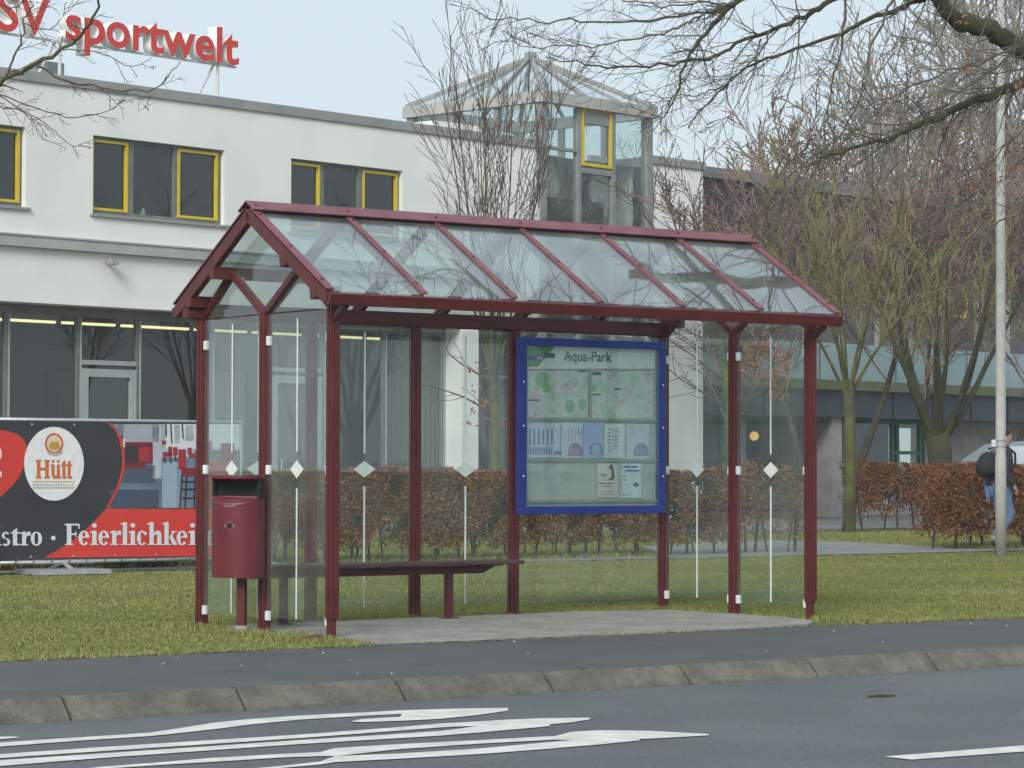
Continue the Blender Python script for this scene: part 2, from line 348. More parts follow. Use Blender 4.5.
def grass(name, regions, label):
    V = []; Rn = []
    for (u0, u1, v0, v1, n, h) in regions:
        u = rng.uniform(u0, u1, n); v = rng.uniform(v0, v1, n)
        ld = lump(u, v)
        # bare pad, pavement
        inpad = (u > -0.06) & (u < 4.22) & (v > -0.75) & (v < 1.70)
        ed = (v > 1.55) & (v < 1.8) & (u > 0)
        inpath = np.zeros(len(u), bool)
        if v0 > 11.5:
            q = [SH.uv(p_) for p_ in SIDE]
            for i in range(len(q)):
                (x1, y1), (x2, y2) = q[i], q[(i+1) % len(q)]
                with np.errstate(divide='ignore', invalid='ignore'): c = ((y1 > v) != (y2 > v)) & (u < (x2-x1)*(v-y1)/(y2-y1+1e-12)+x1)
                inpath ^= c
        keep = ~inpath & ~inpad & (rng.uniform(0, 1, n) < 0.75+0.35*ld)
        u, v, ld = u[keep], v[keep], ld[keep]; n = len(u)
        hh = h*rng.uniform(0.5, 1.4, n)*(1+0.35*ld); az = rng.uniform(0, 2*np.pi, n); w = rng.uniform(0.004, 0.009, n)*(1+h*6)
        X = SH.o.x+SH.a.x*u+SH.b.x*v; Y = SH.o.y+SH.a.y*u+SH.b.y*v
        lean = rng.uniform(0.2, 0.9, n)*hh; la = rng.uniform(0, 2*np.pi, n)
        P = np.zeros((n, 3, 3))
        P[:, 0] = np.stack([X-w*np.cos(az), Y-w*np.sin(az), np.full(n, -0.012)], 1)
        P[:, 1] = np.stack([X+w*np.cos(az), Y+w*np.sin(az), np.full(n, -0.012)], 1)
        P[:, 2] = np.stack([X+lean*np.cos(la), Y+lean*np.sin(la), hh-0.01], 1)
        V.append(P.reshape(-1, 3)); big = lump(u, v, 0.35)
        Rn.append(np.clip(rng.normal(0.45, 0.17, n)+0.12*ld+0.16*big+0.25*np.exp(-((v+0.6)/0.35)**2)*(rng.uniform(0, 1, n) < 0.5), 0, 1))
    o = fast_mesh(name, np.concatenate(V), 3, M['grass'], np.concatenate(Rn))
    tag(o, label, 'grass', None, 'stuff'); return o
grass('lawn', [(-4, 8.5, -0.66, 4.0, 230000, 0.015), (-4, 13, 4.0, 11.2, 190000, 0.018), (8.5, 22, 1.0, 11.2, 130000, 0.020),
               (-3.2, 7.5, -0.78, -0.45, 9000, 0.028), (-0.35, 0.35, -0.62, 0.15, 2500, 0.038), (0.0, 4.4, 1.66, 1.9, 5000, 0.035), (4.15, 4.7, -0.6, 1.9, 4000, 0.032),
               (-0.4, 0.02, -0.4, 2.0, 3500, 0.04)],
      'short yellow green lawn between the pavement and the footpath')
grass('rough_grass', [(2, 32, 12.1, 20, 90000, 0.05)], 'green grass strip under the hedges beyond the footpath')
# blades of the far strip that stand on the side path are few and short; litter specks on the pavement
mb = MB(); random.seed(11)
for i in range(46):
    u = random.uniform(-3, 7); v = random.uniform(-3.0, 1.2); p = SH.w(u, v, 0.012)
    s = random.uniform(0.003, 0.010); a = random.uniform(0, 6)
    c_, s_ = math.cos(a)*s, math.sin(a)*s
    mb.hexa([p+Vector((c_, s_, 0)), p+Vector((-s_, c_*.6, 0)), p+Vector((-c_, -s_, 0)), p+Vector((s_, -c_*.6, 0)),
             p+Vector((c_, s_, .006)), p+Vector((-s_, c_*.6, .01)), p+Vector((-c_, -s_, .005)), p+Vector((s_, -c_*.6, .009))])
tag(mb.build('litter_specks', plain((0.34, 0.33, 0.28))), 'tiny pale litter specks on pavement and concrete', 'litter', None, 'stuff')

# ------------------------------------------------------------------ bus shelter
L_, D_, HE, HR, OV, SD = 4.28, 1.80, 2.315, 2.965, 0.18, 0.148
sh = empty('bus_shelter', SH.w(0, 0, 0), SH.rot)
tag(sh, 'dark red steel bus shelter with pitched glass roof on the concrete pad', 'bus shelter')
def postmesh(front=False, top=2.23):
    mb = MB()
    if front:
        mb.box(-0.028, 0.022, -0.018, 0.030, -0.02, 0.16)
        mb.box(-0.036, 0.036, -0.032, 0.036, 0.13, top)
        mb.box(-0.009, 0.009, -0.039, 0.043, 0.13, top-0.004)
        mb.box(-0.043, 0.043, -0.008, 0.010, 0.131, top-0.006)
    else:
        mb.box(-0.036, 0.036, -0.034, 0.034, -0.02, top)
        mb.box(-0.009, 0.009, -0.041, 0.041, -0.018, top-0.004)
        mb.box(-0.043, 0.043, -0.008, 0.008, -0.016, top-0.006)
    return mb
U1, U2, U3 = 0.2148*L_, 0.4315*L_, 0.6478*L_
posts = [(0, 0, 1), (L_, 0, 1), (0, D_/2, 0), (L_, D_/2, 0), (0, D_, 0), (U1, D_, 0), (U2, D_, 0), (U3, D_, 0), (L_, D_, 0)]
for u, v, fr in posts:
    o = postmesh(bool(fr), 2.24 if v != D_ else 2.225).build('post', M['red'], sh, bevel=0.003); o.location = (u, v, 0)
slope = (HR-HE)/(D_/2+OV)
def roofz(v): return HR-slope*abs(v-D_/2)
# front and back eaves beams
mb = MB(); mb.prism([(-SD, -OV-0.012, HE-0.085), (-SD, -OV-0.03, HE-0.012), (-SD, -OV-0.012, HE-0.002), (-SD, -OV+0.045, HE-0.006), (-SD, -OV+0.045, HE-0.085)], (L_+2*SD, 0, 0))
mb.build('eaves_beam', M['red'], sh, bevel=0.003)
mb = MB(); mb.box(-SD, L_+SD-0.1, D_-0.03, D_+0.05, 2.225, 2.335); mb.box(-SD+.004, L_+SD-0.104, D_-0.045, D_-0.03, 2.23, 2.29)
mb.build('eaves_beam', M['red'], sh, bevel=0.003)
mb = MB(); mb.prism([(-SD, D_+OV+0.012, HE-0.07), (-SD, D_+OV+0.03, HE-0.012), (-SD, D_+OV-0.035, HE-0.006), (-SD, D_+OV-0.035, HE-0.07)], (L_+2*SD, 0, 0))
mb.build('gutter', M['red'], sh)
# end beams over the end glass (front to back) are the W shaped struts
def struts(u):
    mb = MB(); w, h = 0.045, 0.05
    mid = D_/2; pk = [(0.42, 2.535), (1.38, 2.535)]
    X = (1, 0, 0)
    for (v1, z1) in pk:
        mb.bar((u, mid, 2.215), (u, v1, z1), w, h, X)
    mb.bar((u+.003, 0.0, 2.21), (u+.003, pk[0][0], pk[0][1]), w, h, X)
    mb.bar((u+.003, D_, 2.21), (u+.003, pk[1][0], pk[1][1]), w, h, X)
    mb.bar((u-.003, 0.0, 2.13), (u-.003, -OV+0.02, HE-0.08), 0.04, 0.045, X)
    mb.bar((u-.003, D_, 2.13), (u-.003, D_+OV-0.01, HE-0.06), 0.04, 0.045, X)
    return mb
struts(0).build('strut_frame', M['red'], sh, bevel=0.002)
struts(L_).build('strut_frame', M['red'], sh, bevel=0.002)
for u in (U1, U2, U3):
    mb = MB(); mb.bar((u, D_, 2.13), (u, D_+OV-0.01, HE-0.06), 0.035, 0.04, (1, 0, 0)); mb.build('bracket', M['red'], sh)
# purlin stubs under the gables
for s0, s1 in ((-SD-0.01, 0.62), ):
    mb = MB(); v = 1.40; z = roofz(v)-0.13; mb.box(s0, s1, v-0.035, v+0.035, z-0.045, z+0.04); mb.build('purlin', M['red'], sh, bevel=0.003)
for v in (0.42, 0.02, D_-0.05):
    z = roofz(v)-0.105
    for s0, s1 in ((-SD-0.008, 0.04), (L_-0.04, L_+SD+0.008)):
        mb = MB(); mb.prism([(s0, v-0.04, z-0.045), (s0, v+0.03, z-0.055), (s0, v+0.04, z+0.035), (s0, v-0.045, z+0.035)], (s1-s0, 0, 0)); mb.build('purlin_stub', M['red'], sh, bevel=0.003)
# rafters: gable frames and inner glazing bars
NB = 6; RU = [-SD+0.02+(L_+2*SD-0.04)*i/NB for i in range(NB+1)]
nrm = Vector((0, -slope, 1)).normalized()
for i, u in enumerate(RU):
    for side in (0, 1):
        e = (-OV if side == 0 else D_+OV); sg = 1 if side == 0 else -1
        n = Vector((0, -slope*sg, 1)).normalized(); mb = MB()
        p0 = Vector((u, e, HE)); p1 = Vector((u, D_/2, HR))
        gable = i in (0, NB)
        hh = 0.085 if gable else 0.055; ww = 0.05 if gable else 0.045
        ext = (p1-p0).normalized()
        a = p0+ (Vector((0,0,0)) if gable else ext*0.06); b = p1-ext*0.012
        mb.bar(a-n*(hh/2+0.008), b-n*(hh/2+0.008), ww, hh, n)
        mb.build('rafter', M['red'], sh, bevel=0.002)
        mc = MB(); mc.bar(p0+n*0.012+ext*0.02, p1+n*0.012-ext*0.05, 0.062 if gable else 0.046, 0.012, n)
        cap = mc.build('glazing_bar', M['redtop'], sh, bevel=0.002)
        for t in (0.12, 0.5, 0.88):
            q = p0.lerp(p1, t)+n*0.018; MB().cyl(q, q+n*0.008, 0.010, 8).build('bolt', M['red'], cap)
# ridge cap
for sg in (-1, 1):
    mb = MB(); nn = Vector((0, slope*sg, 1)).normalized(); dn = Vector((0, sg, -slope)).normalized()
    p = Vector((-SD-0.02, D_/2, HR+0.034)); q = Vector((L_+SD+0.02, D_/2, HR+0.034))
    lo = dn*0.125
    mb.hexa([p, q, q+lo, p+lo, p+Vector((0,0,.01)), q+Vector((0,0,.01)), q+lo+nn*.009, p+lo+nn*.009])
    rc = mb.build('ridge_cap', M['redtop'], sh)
    for u in RU:
        c_ = Vector((u+0.01, D_/2, HR+0.034))+dn*0.06+nn*0.008; MB().cyl(c_, c_+nn*0.008, 0.010, 8).build('bolt', M['red'], rc)
mb = MB(); mb.box(-SD+.03, L_+SD-.03, D_/2-0.03, D_/2+0.03, HR-0.06, HR+0.02); mb.build('ridge_beam', M['red'], sh)
# roof panes
for i in range(NB):
    for side in (0, 1):
        e = (-OV+0.01 if side == 0 else D_+OV-0.01); sg = 1 if side == 0 else -1
        n = Vector((0, -slope*sg, 1)).normalized()
        u0, u1 = RU[i]+0.012, RU[i+1]-0.012
        a0, a1, b1, b0 = Vector((u0, e, roofz(e))), Vector((u1, e, roofz(e))), Vector((u1, D_/2-sg*0.02, HR-0.012)), Vector((u0, D_/2-sg*0.02, HR-0.012))
        mb = MB(); mb.prism([a0-n*0.002, a1-n*0.002, b1-n*0.002, b0-n*0.002], n*0.006)
        mb.build('roof_pane', M['roofglass'], sh)
# vertical panes with white line and diamond, clamps
def pane(p0, p1, z0, z1, lineat, inward, dia=True, name='glass_pane', dw=0.088):
    p0, p1 = Vector(p0), Vector(p1); d = (p1-p0).normalized(); n = Vector((d.y, -d.x, 0))*inward
    mb = MB(); mb.prism([(p0.x, p0.y, z0), (p1.x, p1.y, z0), (p1.x, p1.y, z1), (p0.x, p0.y, z1)], n*0.008)
    g = mb.build(name, M['glass'], sh)
    c = p0+(p1-p0)*lineat; o = n*0.0105
    ml = MB()
    def q(s, z): v = c+d*s+o; return (v.x, v.y, z)
    def pr(pts): ml.prism([q(s, z) for s, z in pts], n*0.002)
    zc = 1.135
    pr([(-0.008, z0+0.005), (0.008, z0+0.005), (0.008, zc-0.13), (-0.008, zc-0.13)])
    pr([(-0.008, zc+0.12), (0.008, zc+0.12), (0.008, min(z1-0.02, 2.17)), (-0.008, min(z1-0.02, 2.17))])
    pr([(-dw, zc), (0, zc-0.062), (dw, zc), (0, zc+0.062)])
    ml.build('white_line', M['line'], g)
    return g
ends = [((0, 0.045, 0), (0, D_/2-0.045, 0)), ((0, D_/2+0.045, 0), (0, D_-0.045, 0))]
for k, u in ((0, 0), (1, L_)):
    for (p, q) in ends:
        pane((u, p[1], 0), (u, q[1], 0), 0.105, 2.215, 0.5, -1 if k == 0 else -1)
pane((0.045, D_, 0), (U1-0.045, D_, 0), 0.09, 2.21, 0.5, 1, dw=0.098)
pane((U1+0.045, D_, 0), (U2-0.045, D_, 0), 0.09, 2.21, 0.5, 1, dw=0.098)
pane((U2+0.045, D_, 0), (U3-0.045, D_, 0), 0.09, 2.21, 0.5, 1, dw=0.098)
mb = MB(); mb.box(U3+0.045, L_-0.045, D_-0.008, D_, 0.09, 2.21); mb.build('glass_pane', M['glass'], sh)
# gable infill panes
for u in (0.004, L_-0.004):
    mb = MB(); x0 = u-0.003
    mb.prism([(x0, -0.05, 2.225), (x0, D_+0.05, 2.225), (x0, D_+0.05, roofz(D_+.05)-0.095), (x0, D_/2, HR-0.11), (x0, -0.05, roofz(-.05)-0.095)], (0.006, 0, 0))
    mb.build('gable_pane', M['glass'], sh)
# clamps
def clamps(pts):
    for (x, y, z) in pts:
        mb = MB(); mb.box(x-0.019, x+0.019, y-0.017, y+0.017, z-0.034, z+0.034); mb.build('clamp', M['clamp'], sh, bevel=0.008)
cl = []
for u in (0, L_):
    for v in (0.053, D_/2-0.053, D_/2+0.053, D_-0.053):
        for z in (0.115, 1.13, 2.03): cl.append((u-0.003, v, z))
clamps(cl)
mb = MB(); mb.box(0.01, 0.05, 1.30, 1.34, 2.42, 2.50); mb.build('clamp', M['clamp'], sh)

# bench inside
bench = empty('shelter_bench', SH.w(1.0, D_-0.33, 0.008), SH.rot)
tag(bench, 'long dark slatted bench along the back glass inside the shelter', 'bench')
bx0, bx1 = -1.0+0.06, SH.loc(522, 565, D_-0.33)[0]-1.09
for j in range(3):
    mb = MB(); y = -0.165+j*0.115; mb.box(bx0, bx1, y, y+0.095, 0.405, 0.435); mb.build('seat_board', M['wood'], bench, bevel=0.008)
mb = MB(); e0, e1 = bx0+0.05, bx1-0.12
mb.prism([(e0-0.0, 0.0, 0.395), (e0+0.12, 0.0, 0.335), (e1-0.16, 0.0, 0.335), (e1-0.02, 0.0, 0.395)], (0, 0.05, 0)); mb.build('support_beam', M['benchm'], bench)
for x in (e0+0.1, -0.05, e1-0.18):
    mb = MB(); mb.box(x-0.10, x+0.10, -0.15, 0.17, 0.3955, 0.4045); mb.build('bracket', M['benchm'], bench)
lx = SH.loc(450.5, 600, D_-0.33)[0]-1.0
for x in (lx, lx-1.45):
    mb = MB(); mb.box(x-0.026, x+0.026, 0.0, 0.052, 0.0, 0.336); mb.box(x-0.06, x+0.06, -0.03, 0.08, -0.006, 0.008); mb.build('leg', M['benchm'], bench, bevel=0.003)

# information display case
sg0 = SH.loc(519, 400, D_-0.10); sg1 = SH.loc(664.5, 400, D_-0.10)
su0, su1 = sg0[0], sg1[0]; SW = su1-su0
zt = SH.loc(519, 337, D_-0.10)[1]; zb = SH.loc(519, 514.5, D_-0.10)[1]
sign = empty('display_case', SH.w(su0, D_-0.05, 1.2), SH.rot)
tag(sign, 'blue framed stop information case with maps and timetables between rear posts', 'display case')
z0s, z1s = zb-1.2, zt-1.2; fw = 0.062
mb = MB()
mb.box(0, SW, -0.07, 0.0, z1s-fw, z1s); mb.box(0, SW, -0.07, 0.0, z0s, z0s+fw)
mb.box(0, fw, -0.0695, 0.0, z0s+fw, z1s-fw); mb.box(SW-fw, SW, -0.0695, 0.0, z0s+fw, z1s-fw)
fr_ = mb.build('case_frame', M['blue'], sign, bevel=0.004)
mb = MB(); 
for zz in (z1s-0.35, (z0s+z1s)/2, z0s+0.3):
    for xx in (0.03, SW-0.03): mb.cyl((xx, -0.0695, zz), (xx, -0.074, zz), 0.008, 8)
mb.build('case_screws', M['clamp'], fr_)
mb = MB(); mb.box(fw*0.9, SW-fw*0.9, -0.012, -0.004, z0s+fw*0.9, z1s-fw*0.9); mb.build('back_board', plain((0.43, 0.47, 0.45)), sign)
mb = MB(); mb.box(fw-.002, SW-fw+.002, -0.062, -0.058, z0s+fw-.002, z1s-fw+.002); mb.build('case_glass', M['signglass'], sign)
# pixel mapping of zoomed crops -> case coordinates
def sc(px, py):
    s, z = SH.loc(px, py, D_-0.07); return s-su0, z-1.2
def A1(x, y): return sc(520+x/6.827, 330+y/6.827)     # header crop
def A2(x, y): return sc(520+x/6.827, 420+y/6.827)
def plate(pts, m, dy, parent, name, th=0.0015):
    mb = MB(); mb.prism([(x, -dy, z) for x, z in pts], (0, th, 0)); return mb.build(name, m, parent)
def rect(cf, x0, y0, x1, y1):
    a = cf(x0, y0); b = cf(x1, y0); c = cf(x1, y1); d = cf(x0, y1); return [a, b, c, d]
hd = plate(rect(A1, 50, 108, 918, 265), plain((0.66, 0.71, 0.70)), 0.024, sign, 'header_board')
plate([A1(50, 108), A1(232, 116), A1(118, 250), A1(50, 250)], plain((0.02, 0.28, 0.06)), 0.0265, hd, 'logo_green')
plate([A1(105, 150), A1(235, 160), A1(235, 190), A1(105, 184)], plain((0.01, 0.12, 0.06)), 0.0285, hd, 'logo_dark_bar')
plate([A1(50, 172), A1(165, 178), A1(118, 240), A1(125, 206), A1(50, 204)], plain((0.01, 0.03, 0.16)), 0.0305, hd, 'logo_blue_band')
p = A1(110, 200); mesh_obj('logo_text', text_mesh('nvv', 0.042, 0.0005, 0.001), plain((0.55, 0.6, 0.62)), hd, (p[0], -0.033, p[1]))
p = A1(296, 208); q = A1(622, 226)
tm = text_mesh('Aqua-Park', 0.112, 0.0008, 0.0018); wx = max(v.co.x for v in tm.vertices)
for v in tm.vertices: v.co.x *= (q[0]-p[0])/wx
mesh_obj('stop_name', tm, plain((0.02, 0.10, 0.07)), hd, (p[0], -0.0275, p[1]))
def mapmat(name, base, spots, seed):
    m = bpy.data.materials.new(name); m.use_nodes = True; nt = m.node_tree; b = nt.nodes['Principled BSDF']; b.inputs['Roughness'].default_value = 0.6
    N = nt.nodes.new; L = nt.links.new; tc = N('ShaderNodeTexCoord'); mp = N('ShaderNodeMapping'); mp.inputs['Location'].default_value = (seed, seed*2, seed)
    L(tc.outputs['Object'], mp.inputs[0])
    n = N('ShaderNodeTexNoise'); n.inputs['Scale'].default_value = 7; n.inputs['Detail'].default_value = 3; L(mp.outputs[0], n.inputs['Vector'])
    r = N('ShaderNodeValToRGB'); e = r.color_ramp.elements; e[0].position = 0.38; e[0].color = (*spots[0], 1); e[1].position = 0.62; e[1].color = (*spots[1], 1)
    e2 = r.color_ramp.elements.new(0.46); e2.color = (*base, 1); e3 = r.color_ramp.elements.new(0.55); e3.color = (*base, 1)
    L(n.outputs[0], r.inputs[0])
    vo = N('ShaderNodeTexVoronoi'); vo.feature = 'DISTANCE_TO_EDGE'; vo.inputs['Scale'].default_value = 26; L(mp.outputs[0], vo.inputs['Vector'])
    r2 = N('ShaderNodeValToRGB'); r2.color_ramp.elements[0].color = (0.40, 0.42, 0.42, 1); r2.color_ramp.elements[1].color = (1, 1, 1, 1); r2.color_ramp.elements[1].position = 0.1
    L(vo.outputs[0], r2.inputs[0]); mx = N('ShaderNodeMixRGB'); mx.blend_type = 'MULTIPLY'; mx.inputs[0].default_value = 0.35
    L(r.outputs[0], mx.inputs[1]); L(r2.outputs[0], mx.inputs[2]); L(mx.outputs[0], b.inputs['Base Color'])
    return m
mA = mapmat('town_map', (0.60, 0.64, 0.62), ((0.42, 0.56, 0.44), (0.54, 0.48, 0.51)), 1.3)
mB_ = mapmat('network_map', (0.60, 0.64, 0.62), ((0.44, 0.57, 0.47), (0.54, 0.50, 0.52)), 6.1)
m1 = plate(rect(A1, 50, 278, 460, 596), mA, 0.022, sign, 'town_map'); m2 = plate(rect(A1, 492, 284, 905, 606), mB_, 0.022, sign, 'network_map')
for x0, y0, x1, y1, pr_ in ((55, 474, 130, 484, m1), (390, 276, 450, 286, m1), (494, 286, 552, 308, m2), (494, 436, 548, 446, m2), (640, 398, 690, 408, m2)):
    plate(rect(A1, x0, y0, x1, y1), plain((0.03, 0.03, 0.09)), 0.0245, pr_, 'map_caption')
for cx, cy, rx, ry, pr_ in ((340, 520, 34, 44, m1), (425, 505, 28, 40, m1), (150, 340, 46, 56, m1), (180, 400, 26, 30, m1), (508, 395, 16, 26, m2)):
    plate([A1(cx+rx*math.cos(R(t)), cy+ry*math.sin(R(t))) for t in range(0, 360, 30)], plain((0.22, 0.42, 0.26)), 0.0238, pr_, 'park_area')
mb = MB(); q0 = A1(470, 275); q1 = A1(486, 600)
mb.box(q0[0], q1[0], -0.034, -0.012, q1[1], q0[1])
for cf, y in ((A1, 603), (A2, 272), (A2, 556)):
    a = cf(50, y)[1]; mb.box(fw, SW-fw, -0.034, -0.012, a-0.011, a+0.011)
mb.build('inner_rail', plain((0.26, 0.31, 0.28)), sign)
tt = [(50, 22, 275, 258, (0.50, 0.54, 0.68)), (280, 18, 428, 260, (0.54, 0.57, 0.70)), (432, 18, 568, 262, (0.32, 0.38, 0.64)), (576, 26, 714, 262, (0.60, 0.64, 0.68)), (728, 28, 878, 266, (0.53, 0.57, 0.70))]
sheets = []
for x0, y0, x1, y1, c in tt:
    s_ = plate(rect(A2, x0, y0, x1, y1), plain(c), 0.022, sign, 'timetable_sheet'); sheets.append(s_)
def txt(par, rows, c, dy=0.0245):
    mb = MB()
    for x0, y0, x1, y1 in rows: mb.prism([(x, -dy, z) for x, z in rect(A2, x0, y0, x1, y1)], (0, 0.001, 0))
    mb.build('printed_rows', plain(c), par)
random.seed(5)
txt(sheets[0], [(60+i*30, 62, 72+i*30, 168) for i in range(6)], (0.20, 0.23, 0.36))
txt(sheets[0], [(55+i*12, 186, 60+i*12, 235) for i in range(14)]+[(232, 212, 282, 236)], (0.14, 0.18, 0.36))
txt(sheets[1], [(330+i*22, 60, 334+i*22, 140) for i in range(5)]+[(375, 84, 420, 90)], (0.25, 0.26, 0.34))
txt(sheets[3], [(600, 60+i*24, 616, 66+i*24) for i in range(7)], (0.05, 0.06, 0.12))
txt(sheets[3], [(624, 60+i*17, 690-random.randint(0, 30), 64+i*17) for i in range(9)], (0.22, 0.25, 0.32))
txt(sheets[4], [(750, 40+i*16, 800-random.randint(0, 30), 44+i*16) for i in range(5)], (0.25, 0.28, 0.36))
def dome(par, cx, cy, r, c):
    pts = [A2(cx+r*math.cos(R(t)), cy-1.15*r*math.sin(R(t))) for t in range(0, 181, 15)]+[A2(cx-r, cy+30), A2(cx+r, cy+30)]
    plate(pts, plain(c), 0.0243, par, 'bus_emblem')
dome(sheets[1], 376, 215, 50, (0.27, 0.19, 0.36)); dome(sheets[4], 824, 215, 50, (0.26, 0.25, 0.44)); dome(sheets[2], 515, 205, 46, (0.14, 0.24, 0.42))
for pr_, x, y, c in ((sheets[1], 330, 232, (0.44, 0.42, 0.55)), (sheets[4], 782, 232, (0.42, 0.42, 0.55))):
    p = A2(x, y); mesh_obj('bus_word', text_mesh('BUS', 0.062, 0.0005, 0.001, 0.95), plain(c), pr_, (p[0], -0.0265, p[1]))
plate([A2(515+28*math.cos(R(t)), 205+38*math.sin(R(t))) for t in range(0, 360, 20)], plain((0.36, 0.44, 0.56)), 0.0265, sheets[2], 'moon_disc')
po1 = plate(rect(A2, 527, 296, 664, 528), plain((0.58, 0.60, 0.56)), 0.022, sign, 'poster')
po2 = plate(rect(A2, 692, 298, 828, 532), plain((0.58, 0.68, 0.70)), 0.022, sign, 'poster')
plate([A2(600, 320), A2(628, 300), A2(640, 345), A2(642, 405), A2(590, 412), A2(622, 392), A2(626, 350)], plain((0.13, 0.07, 0.08)), 0.0245, po1, 'poster_figure')
txt(po1, [(540, 428, 645, 436), (560, 448, 625, 455), (550, 370, 585, 382), (550, 488, 640, 492), (550, 505, 640, 509)], (0.28, 0.22, 0.26))
txt(po2, [(700, 312, 752, 326), (757, 312, 800, 326), (715, 340, 815, 352), (702, 380, 722, 388), (702, 405, 718, 414), (700, 505, 712, 516), (722, 508, 760, 512)], (0.06, 0.13, 0.33))
plate([A2(765, 440), A2(790, 424), A2(815, 440), A2(792, 460)], plain((0.05, 0.14, 0.30)), 0.0245, po2, 'poster_mark')
plate([A2(330+38*math.cos(R(t)), 385+36*math.sin(R(t))) for t in range(0, 360, 24)], plain((0.37, 0.43, 0.39)), 0.0145, sign, 'faded_sticker')

# litter bin
bp_ = Vector((-1.905, 18.70, 0)); lb = empty('litter_bin', bp_, R(-16))
tag(lb, 'dark red rounded litter bin on a short post left of the shelter', 'litter bin')
def binprof(w, d, n=28):
    pts = []
    for i in range(n+1):
        t = math.pi*i/n; pts.append((-w/2*math.cos(t), -d*0.62*math.sin(t)))
    return pts+[(w/2, d*0.3), (-w/2, d*0.3)]
W_, Dp = 0.355, 0.22
zb0, zb1 = 0.385, 0.93
mb = MB(); pr = binprof(W_, Dp); k = len(pr)
mb.prism([(x, y, zb0) for x, y in pr], (0, 0, zb1-zb0)); body = mb.build('bin_body', M['binred'], lb)
# hood with slot: back box, side cheeks, top lid, dark mouth
mb = MB(); mb.prism([(x, y, zb1+0.135) for x, y in binprof(W_+0.012, Dp+0.01)], (0, 0, 0.03)); mb.build('bin_lid', M['binred'], lb, bevel=0.007)
mb = MB(); mb.box(-W_/2, W_/2, Dp*0.12, Dp*0.3, zb1, zb1+0.135)
for s_ in (-1, 1):
    x0, x1 = (s_*W_/2, s_*(W_/2-0.02)); mb.box(min(x0, x1), max(x0, x1), -Dp*0.1, Dp*0.12, zb1, zb1+0.1345)
mb.build('hood_back', M['dark'], lb)
mb = MB(); mb.prism([(-W_/2+0.012, -Dp*0.66*0.33, zb1+0.018)]+[(W_/2*math.cos(R(t))*0.98, -Dp*0.64*math.sin(R(t)), zb1+0.018-0.05*math.sin(R(t))) for t in range(170, 9, -10)]+[(W_/2-0.012, -Dp*0.66*0.33, zb1+0.018)], (0, -0.005, -0.012)); mb.build('bin_rim', M['binred'], lb)
mb = MB(); yk = -Dp*0.62
mb.cyl((0.0, yk+0.004, 0.745), (0.0, yk-0.004, 0.745), 0.022, 16); mb.build('key_hole', M['dark'], lb)
mb = MB(); mb.prism([(-0.045, yk-0.001, 0.745), (0, yk-0.001, 0.712), (0.045, yk-0.001, 0.745), (0, yk-0.001, 0.778)], (0, 0.004, 0)); mb.build('lock_plate', mat('bare_pink', (0.26, 0.10, 0.10), 0.5), lb)
mb = MB(); mb.box(-0.045, 0.045, yk+0.0, yk-0.008+0.006, zb1-0.055, zb1-0.03)
mb.build('latch', mat('latch_grey', (0.25, 0.16, 0.16), 0.5), lb)
mb = MB(); mb.box(0.0, 0.058, 0.0, 0.05, 0.05, 0.9); mb.build('bin_post', M['red'], lb)
mb = MB(); mb.cyl((0.029, 0.025, -0.02), (0.029, 0.025, 0.052), 0.045, 12); mb.build('footing', M['concrete'], lb)
# half brick in the grass
hb = empty('brick_fragment', SH.w(-0.22, -0.10, 0.0), 0.6); tag(hb, 'weathered reddish brick fragment in the grass by the middle post', 'brick')
mb = MB(); mb.hexa([(-.08,-.05,-.01),(.09,-.045,-.01),(.085,.05,-.01),(-.085,.045,-.01),(-.07,-.04,.035),(.07,-.035,.045),(.065,.04,.04),(-.06,.035,.03)])
mb.build('brick', mat('old_brick', (0.10, 0.05, 0.035), 0.95, (0.15, 0.08, 0.06), 20, 0.5, 60), hb, bevel=0.01)

# ------------------------------------------------------------------ lamp post
gp = G(1001, 556); lp = empty('lamp_post', gp, 0)
tag(lp, 'tall pale grey lamp post on the lawn at the right edge', 'lamp post')
mb = MB(); mb.tube([Vector((0,0,-0.05)), Vector((0,0,1.3)), Vector((0,0,1.31)), Vector((0.01,0,4)), Vector((0.02,0,8.2))], [0.076, 0.073, 0.067, 0.062, 0.045], 20); mb.build('pole', M['polem'], lp, smooth=True)
mb = MB()
for z in (1.44, 1.52): mb.cyl((0,0,z), (0,0,z+0.025), 0.078, 20)
mb.build('clamp_band', M['galv'], lp)
mb = MB(); mb.box(-0.125, -0.07, -0.05, -0.01, 1.44, 1.53); mb.build('small_box', M['clamp'], lp)
mb = MB(); mb.tube([Vector((0.02,0,8.1)), Vector((-0.2,-0.4,8.5)), Vector((-0.5,-1.0,8.6))], [0.04,0.035,0.03], 10); mb.build('arm', M['polem'], lp)
mb = MB(); mb.box(-0.62,-0.42,-1.5,-0.9,8.55,8.68); mb.build('lamp_head', M['polem'], lp, bevel=0.03)

